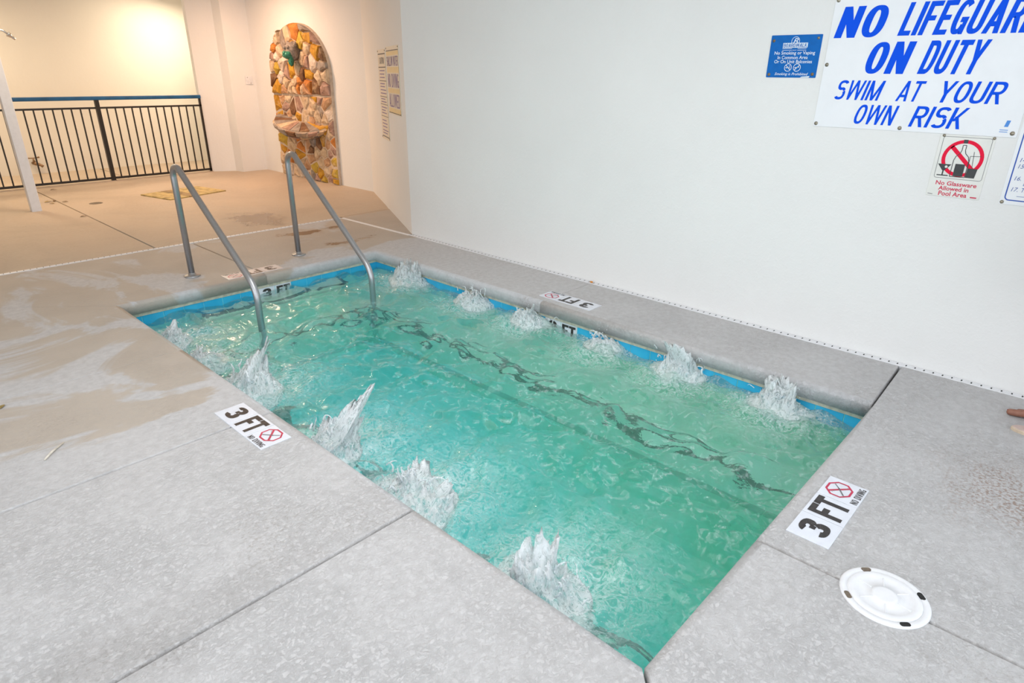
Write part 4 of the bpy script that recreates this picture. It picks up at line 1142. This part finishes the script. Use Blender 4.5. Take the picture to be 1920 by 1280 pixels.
leaf(1.93, 9.55, 2.2, 0.07, 'leaf_tan', 'small tan dry leaf between post and slab joint')
leaf(1.915, 8.46, 0.2, 0.075, 'leaf_brown', 'single dark dry leaf on the open rear deck in front of the post')
leaf(1.40, 10.3, 0.7, 0.09, 'leaf_brown', 'brown dry leaf beyond the post near the railing')
leaf(2.15, 10.7, 0.1, 0.09, 'leaf_brown', 'brown dry leaf under the railing beside the joint')
leaf(0.30, 3.71, 0.9, 0.05, 'leaf_tan', 'curled tan dry leaf at the left edge of the stained deck')
tw = MB().tube([(0.335, 3.03, 0.006), (0.375, 3.075, 0.010), (0.43, 3.13, 0.006)], [0.004, 0.005, 0.003], 6).build('twig', 'twig_white', None, True, origin=(0.38, 3.08, 0))
tag(tw, 'pale straight twig lying on the stained deck', 'twig')
oc = MB().ball((4.045, 2.885, 0.008), 0.012, 2, (0.8, 1.3, 0.6)).build('orange_chip', 'orange_chip', None, True, origin=(4.045, 2.885, 0))
tag(oc, 'tiny orange chip at the base of the long white wall', 'debris')

# ------------------------------------------------------------------ person at the edge of the picture, and a sandal
def skin_mesh(name, V, E, mat, parent, sub=2):
    me = bpy.data.meshes.new(name); me.from_pydata([v[:3] for v in V], E, []); me.update()
    o = bpy.data.objects.new('tmp', me); COL.objects.link(o)
    sm = o.modifiers.new('s', 'SKIN'); sm.use_smooth_shade = True
    if not me.skin_vertices: me.skin_vertices.new()
    for i, v in enumerate(V):
        q = me.skin_vertices[0].data[i]; q.radius = (v[3], v[4] if len(v) > 4 else v[3]); q.use_root = (i == 0)
    ss = o.modifiers.new('d', 'SUBSURF'); ss.levels = sub; ss.render_levels = sub
    dg = bpy.context.evaluated_depsgraph_get(); out = bpy.data.meshes.new_from_object(o.evaluated_get(dg))
    bpy.data.objects.remove(o); out.name = name
    out.polygons.foreach_set('use_smooth', [True]*len(out.polygons))
    return link(name, out, mat, parent)
def person():
    PXc, PYc = 3.70, -0.135
    root = thing('person', 'barefoot person standing by the wall, only the toes in view at the right edge', 'person', (PXc, PYc, 0))
    V = []; E = []
    def v(x, y, z, r, r2=None): V.append((PXc+x, PYc+y, z, r, r2 or r)); return len(V)-1
    def chain(ids): E.extend(zip(ids, ids[1:]))
    pel = v(0, -0.02, 0.86, 0.13, 0.11); wa = v(0, -0.02, 1.02, 0.115, 0.09); ch = v(0, -0.02, 1.22, 0.14, 0.10); nk = v(0, -0.02, 1.36, 0.055); hb = v(0, 0.0, 1.46, 0.055)
    hd = v(0, 0.015, 1.545, 0.080, 0.092); ht = v(0, 0.005, 1.62, 0.062); chain([pel, wa, ch, nk, hb, hd, ht])
    for s in (-1, 1):
        yo = -0.34 if s < 0 else 0.0       # the left foot stands a little behind
        hip = v(0.085*s, -0.02, 0.80, 0.085); kn = v(0.092*s, yo*0.42, 0.46, 0.052); cf = v(0.095*s, yo*0.7-0.03, 0.30, 0.050); an = v(0.098*s, yo-0.03, 0.085, 0.036)
        chain([pel, hip, kn, cf, an])
        heel = v(0.098*s, yo-0.065, 0.036, 0.034); E.append((an, heel))
        mid = v(0.098*s, yo+0.06, 0.056, 0.044, 0.036); bl = v(0.098*s, yo+0.130, 0.034, 0.052, 0.030); chain([an, mid, bl])
        for k in range(5):      # big toe on the inner side
            q = -s*(0.038-0.020*k); base = v(0.098*s+q, yo+0.170-0.0035*k*k, 0.024, 0.019 if k == 0 else 0.0125)
            tip = v(0.098*s+q*1.04, yo+0.170+(0.064-0.011*k)-0.0035*k*k, 0.017, 0.0175 if k == 0 else 0.0115); chain([bl, base, tip])
        sh = v(0.165*s, -0.02, 1.30, 0.052); el = v(0.21*s, -0.05, 1.03, 0.036); wr = v(0.215*s, 0.0, 0.80, 0.024); pm = v(0.21*s, 0.02, 0.745, 0.028, 0.016)
        chain([ch, sh, el, wr, pm])
        for k in range(4):
            a = v(0.21*s, -0.012+0.018*k, 0.70, 0.0085); b_ = v(0.205*s, -0.010+0.018*k, 0.668, 0.0078); c = v(0.197*s, -0.008+0.017*k, 0.640-0.006*(k in (0, 3)), 0.0068); chain([pm, a, b_, c])
        th = v(0.20*s, 0.052, 0.735, 0.009); t2 = v(0.195*s, 0.062, 0.70, 0.0078); chain([pm, th, t2])
    body = skin_mesh('body', V, E, 'skin', root, 2)
    for s in (-1, 1):
        for k in range(5):
            q = -s*(0.038-0.020*k); yo = -0.34 if s < 0 else 0.0
            c = (PXc+0.098*s+q*1.04, PYc+yo+0.158+(0.064-0.011*k)-0.0035*k*k, 0.0270 if k == 0 else 0.0225)
            MB().ball(c, 0.0095 if k == 0 else 0.006, 2, (0.9, 1.0, 0.4)).build('toenail', 'nail_red', root, True)
    sh = MB()
    for s in (-1, 1): sh.tube([(PXc+0.085*s, PYc-0.02, 0.90), (PXc+0.09*s, PYc-0.015, 0.76), (PXc+0.095*s, PYc-0.11*(s < 0), 0.56)], [0.125, 0.115, 0.10], 18)
    sh.build('shorts', 'cloth_navy', root, True)
    MB().tube([(PXc, PYc-0.02, 0.86), (PXc, PYc-0.02, 1.02), (PXc, PYc-0.02, 1.22), (PXc, PYc-0.02, 1.33), (PXc, PYc-0.02, 1.36)], [0.165, 0.145, 0.172, 0.13, 0.07], 24).build('shirt', 'cloth_white', root, True)
    h = MB(); h.ball((PXc, PYc-0.030, 1.595), 0.098, 3, (0.90, 0.98, 0.95)); h.ball((PXc, PYc-0.06, 1.47), 0.075, 3, (1.0, 0.6, 1.5)); h.build('hair', 'hair_dark', root, True)
    f = MB(); f.ball((PXc, PYc+0.108, 1.525), 0.016, 2, (0.8, 1.0, 1.5)); f.ball((PXc-0.085, PYc+0.01, 1.53), 0.02, 2, (0.4, 0.8, 1.3)); f.ball((PXc+0.085, PYc+0.01, 1.53), 0.02, 2, (0.4, 0.8, 1.3)); f.build('nose_and_ears', 'skin', root, True)
    for s in (-1, 1): MB().ball((PXc+0.032*s, PYc+0.095, 1.548), 0.011, 2, (1.3, 0.6, 0.7)).build('eye', 'eye_white', root, True)
    MB().ball((PXc, PYc+0.096, 1.485), 0.018, 2, (1.3, 0.5, 0.4)).build('mouth', 'lip_red', root, True)
person()
def sandal():
    F = Frame((3.612, -0.068, 0), (math.cos(R_(4)), math.sin(R_(4)), 0), (-math.sin(R_(4)), math.cos(R_(4)), 0))
    root = thing('sandal', 'pale beige flat sandal on the deck beside the bare foot', 'sandal', F.p(0, 0))
    out = []
    for k in range(28):
        a = 2*math.pi*k/28; t = math.sin(a); w = 0.043+0.006*t-0.008*math.exp(-((t+0.15)/0.35)**2)
        out.append((w*math.cos(a)*1.0, 0.125*t))
    MB().prism(out, F, 0.0, 0.016, 0.004).build('sole', 'sandal_beige', root)
    MB().prism(inset(out, 0.005), F, 0.0155, 0.019, 0.002).build('footbed', 'sandal_pink', root)
    for s in (-1, 1): MB().tube([F.p(0, 0.075, 0.02), F.p(0.016*s, 0.05, 0.034), F.p(0.034*s, 0.01, 0.03), F.p(0.040*s, -0.015, 0.015)], [0.004, 0.006, 0.006, 0.005], 8).build('strap', 'sandal_pink', root, True)
sandal()
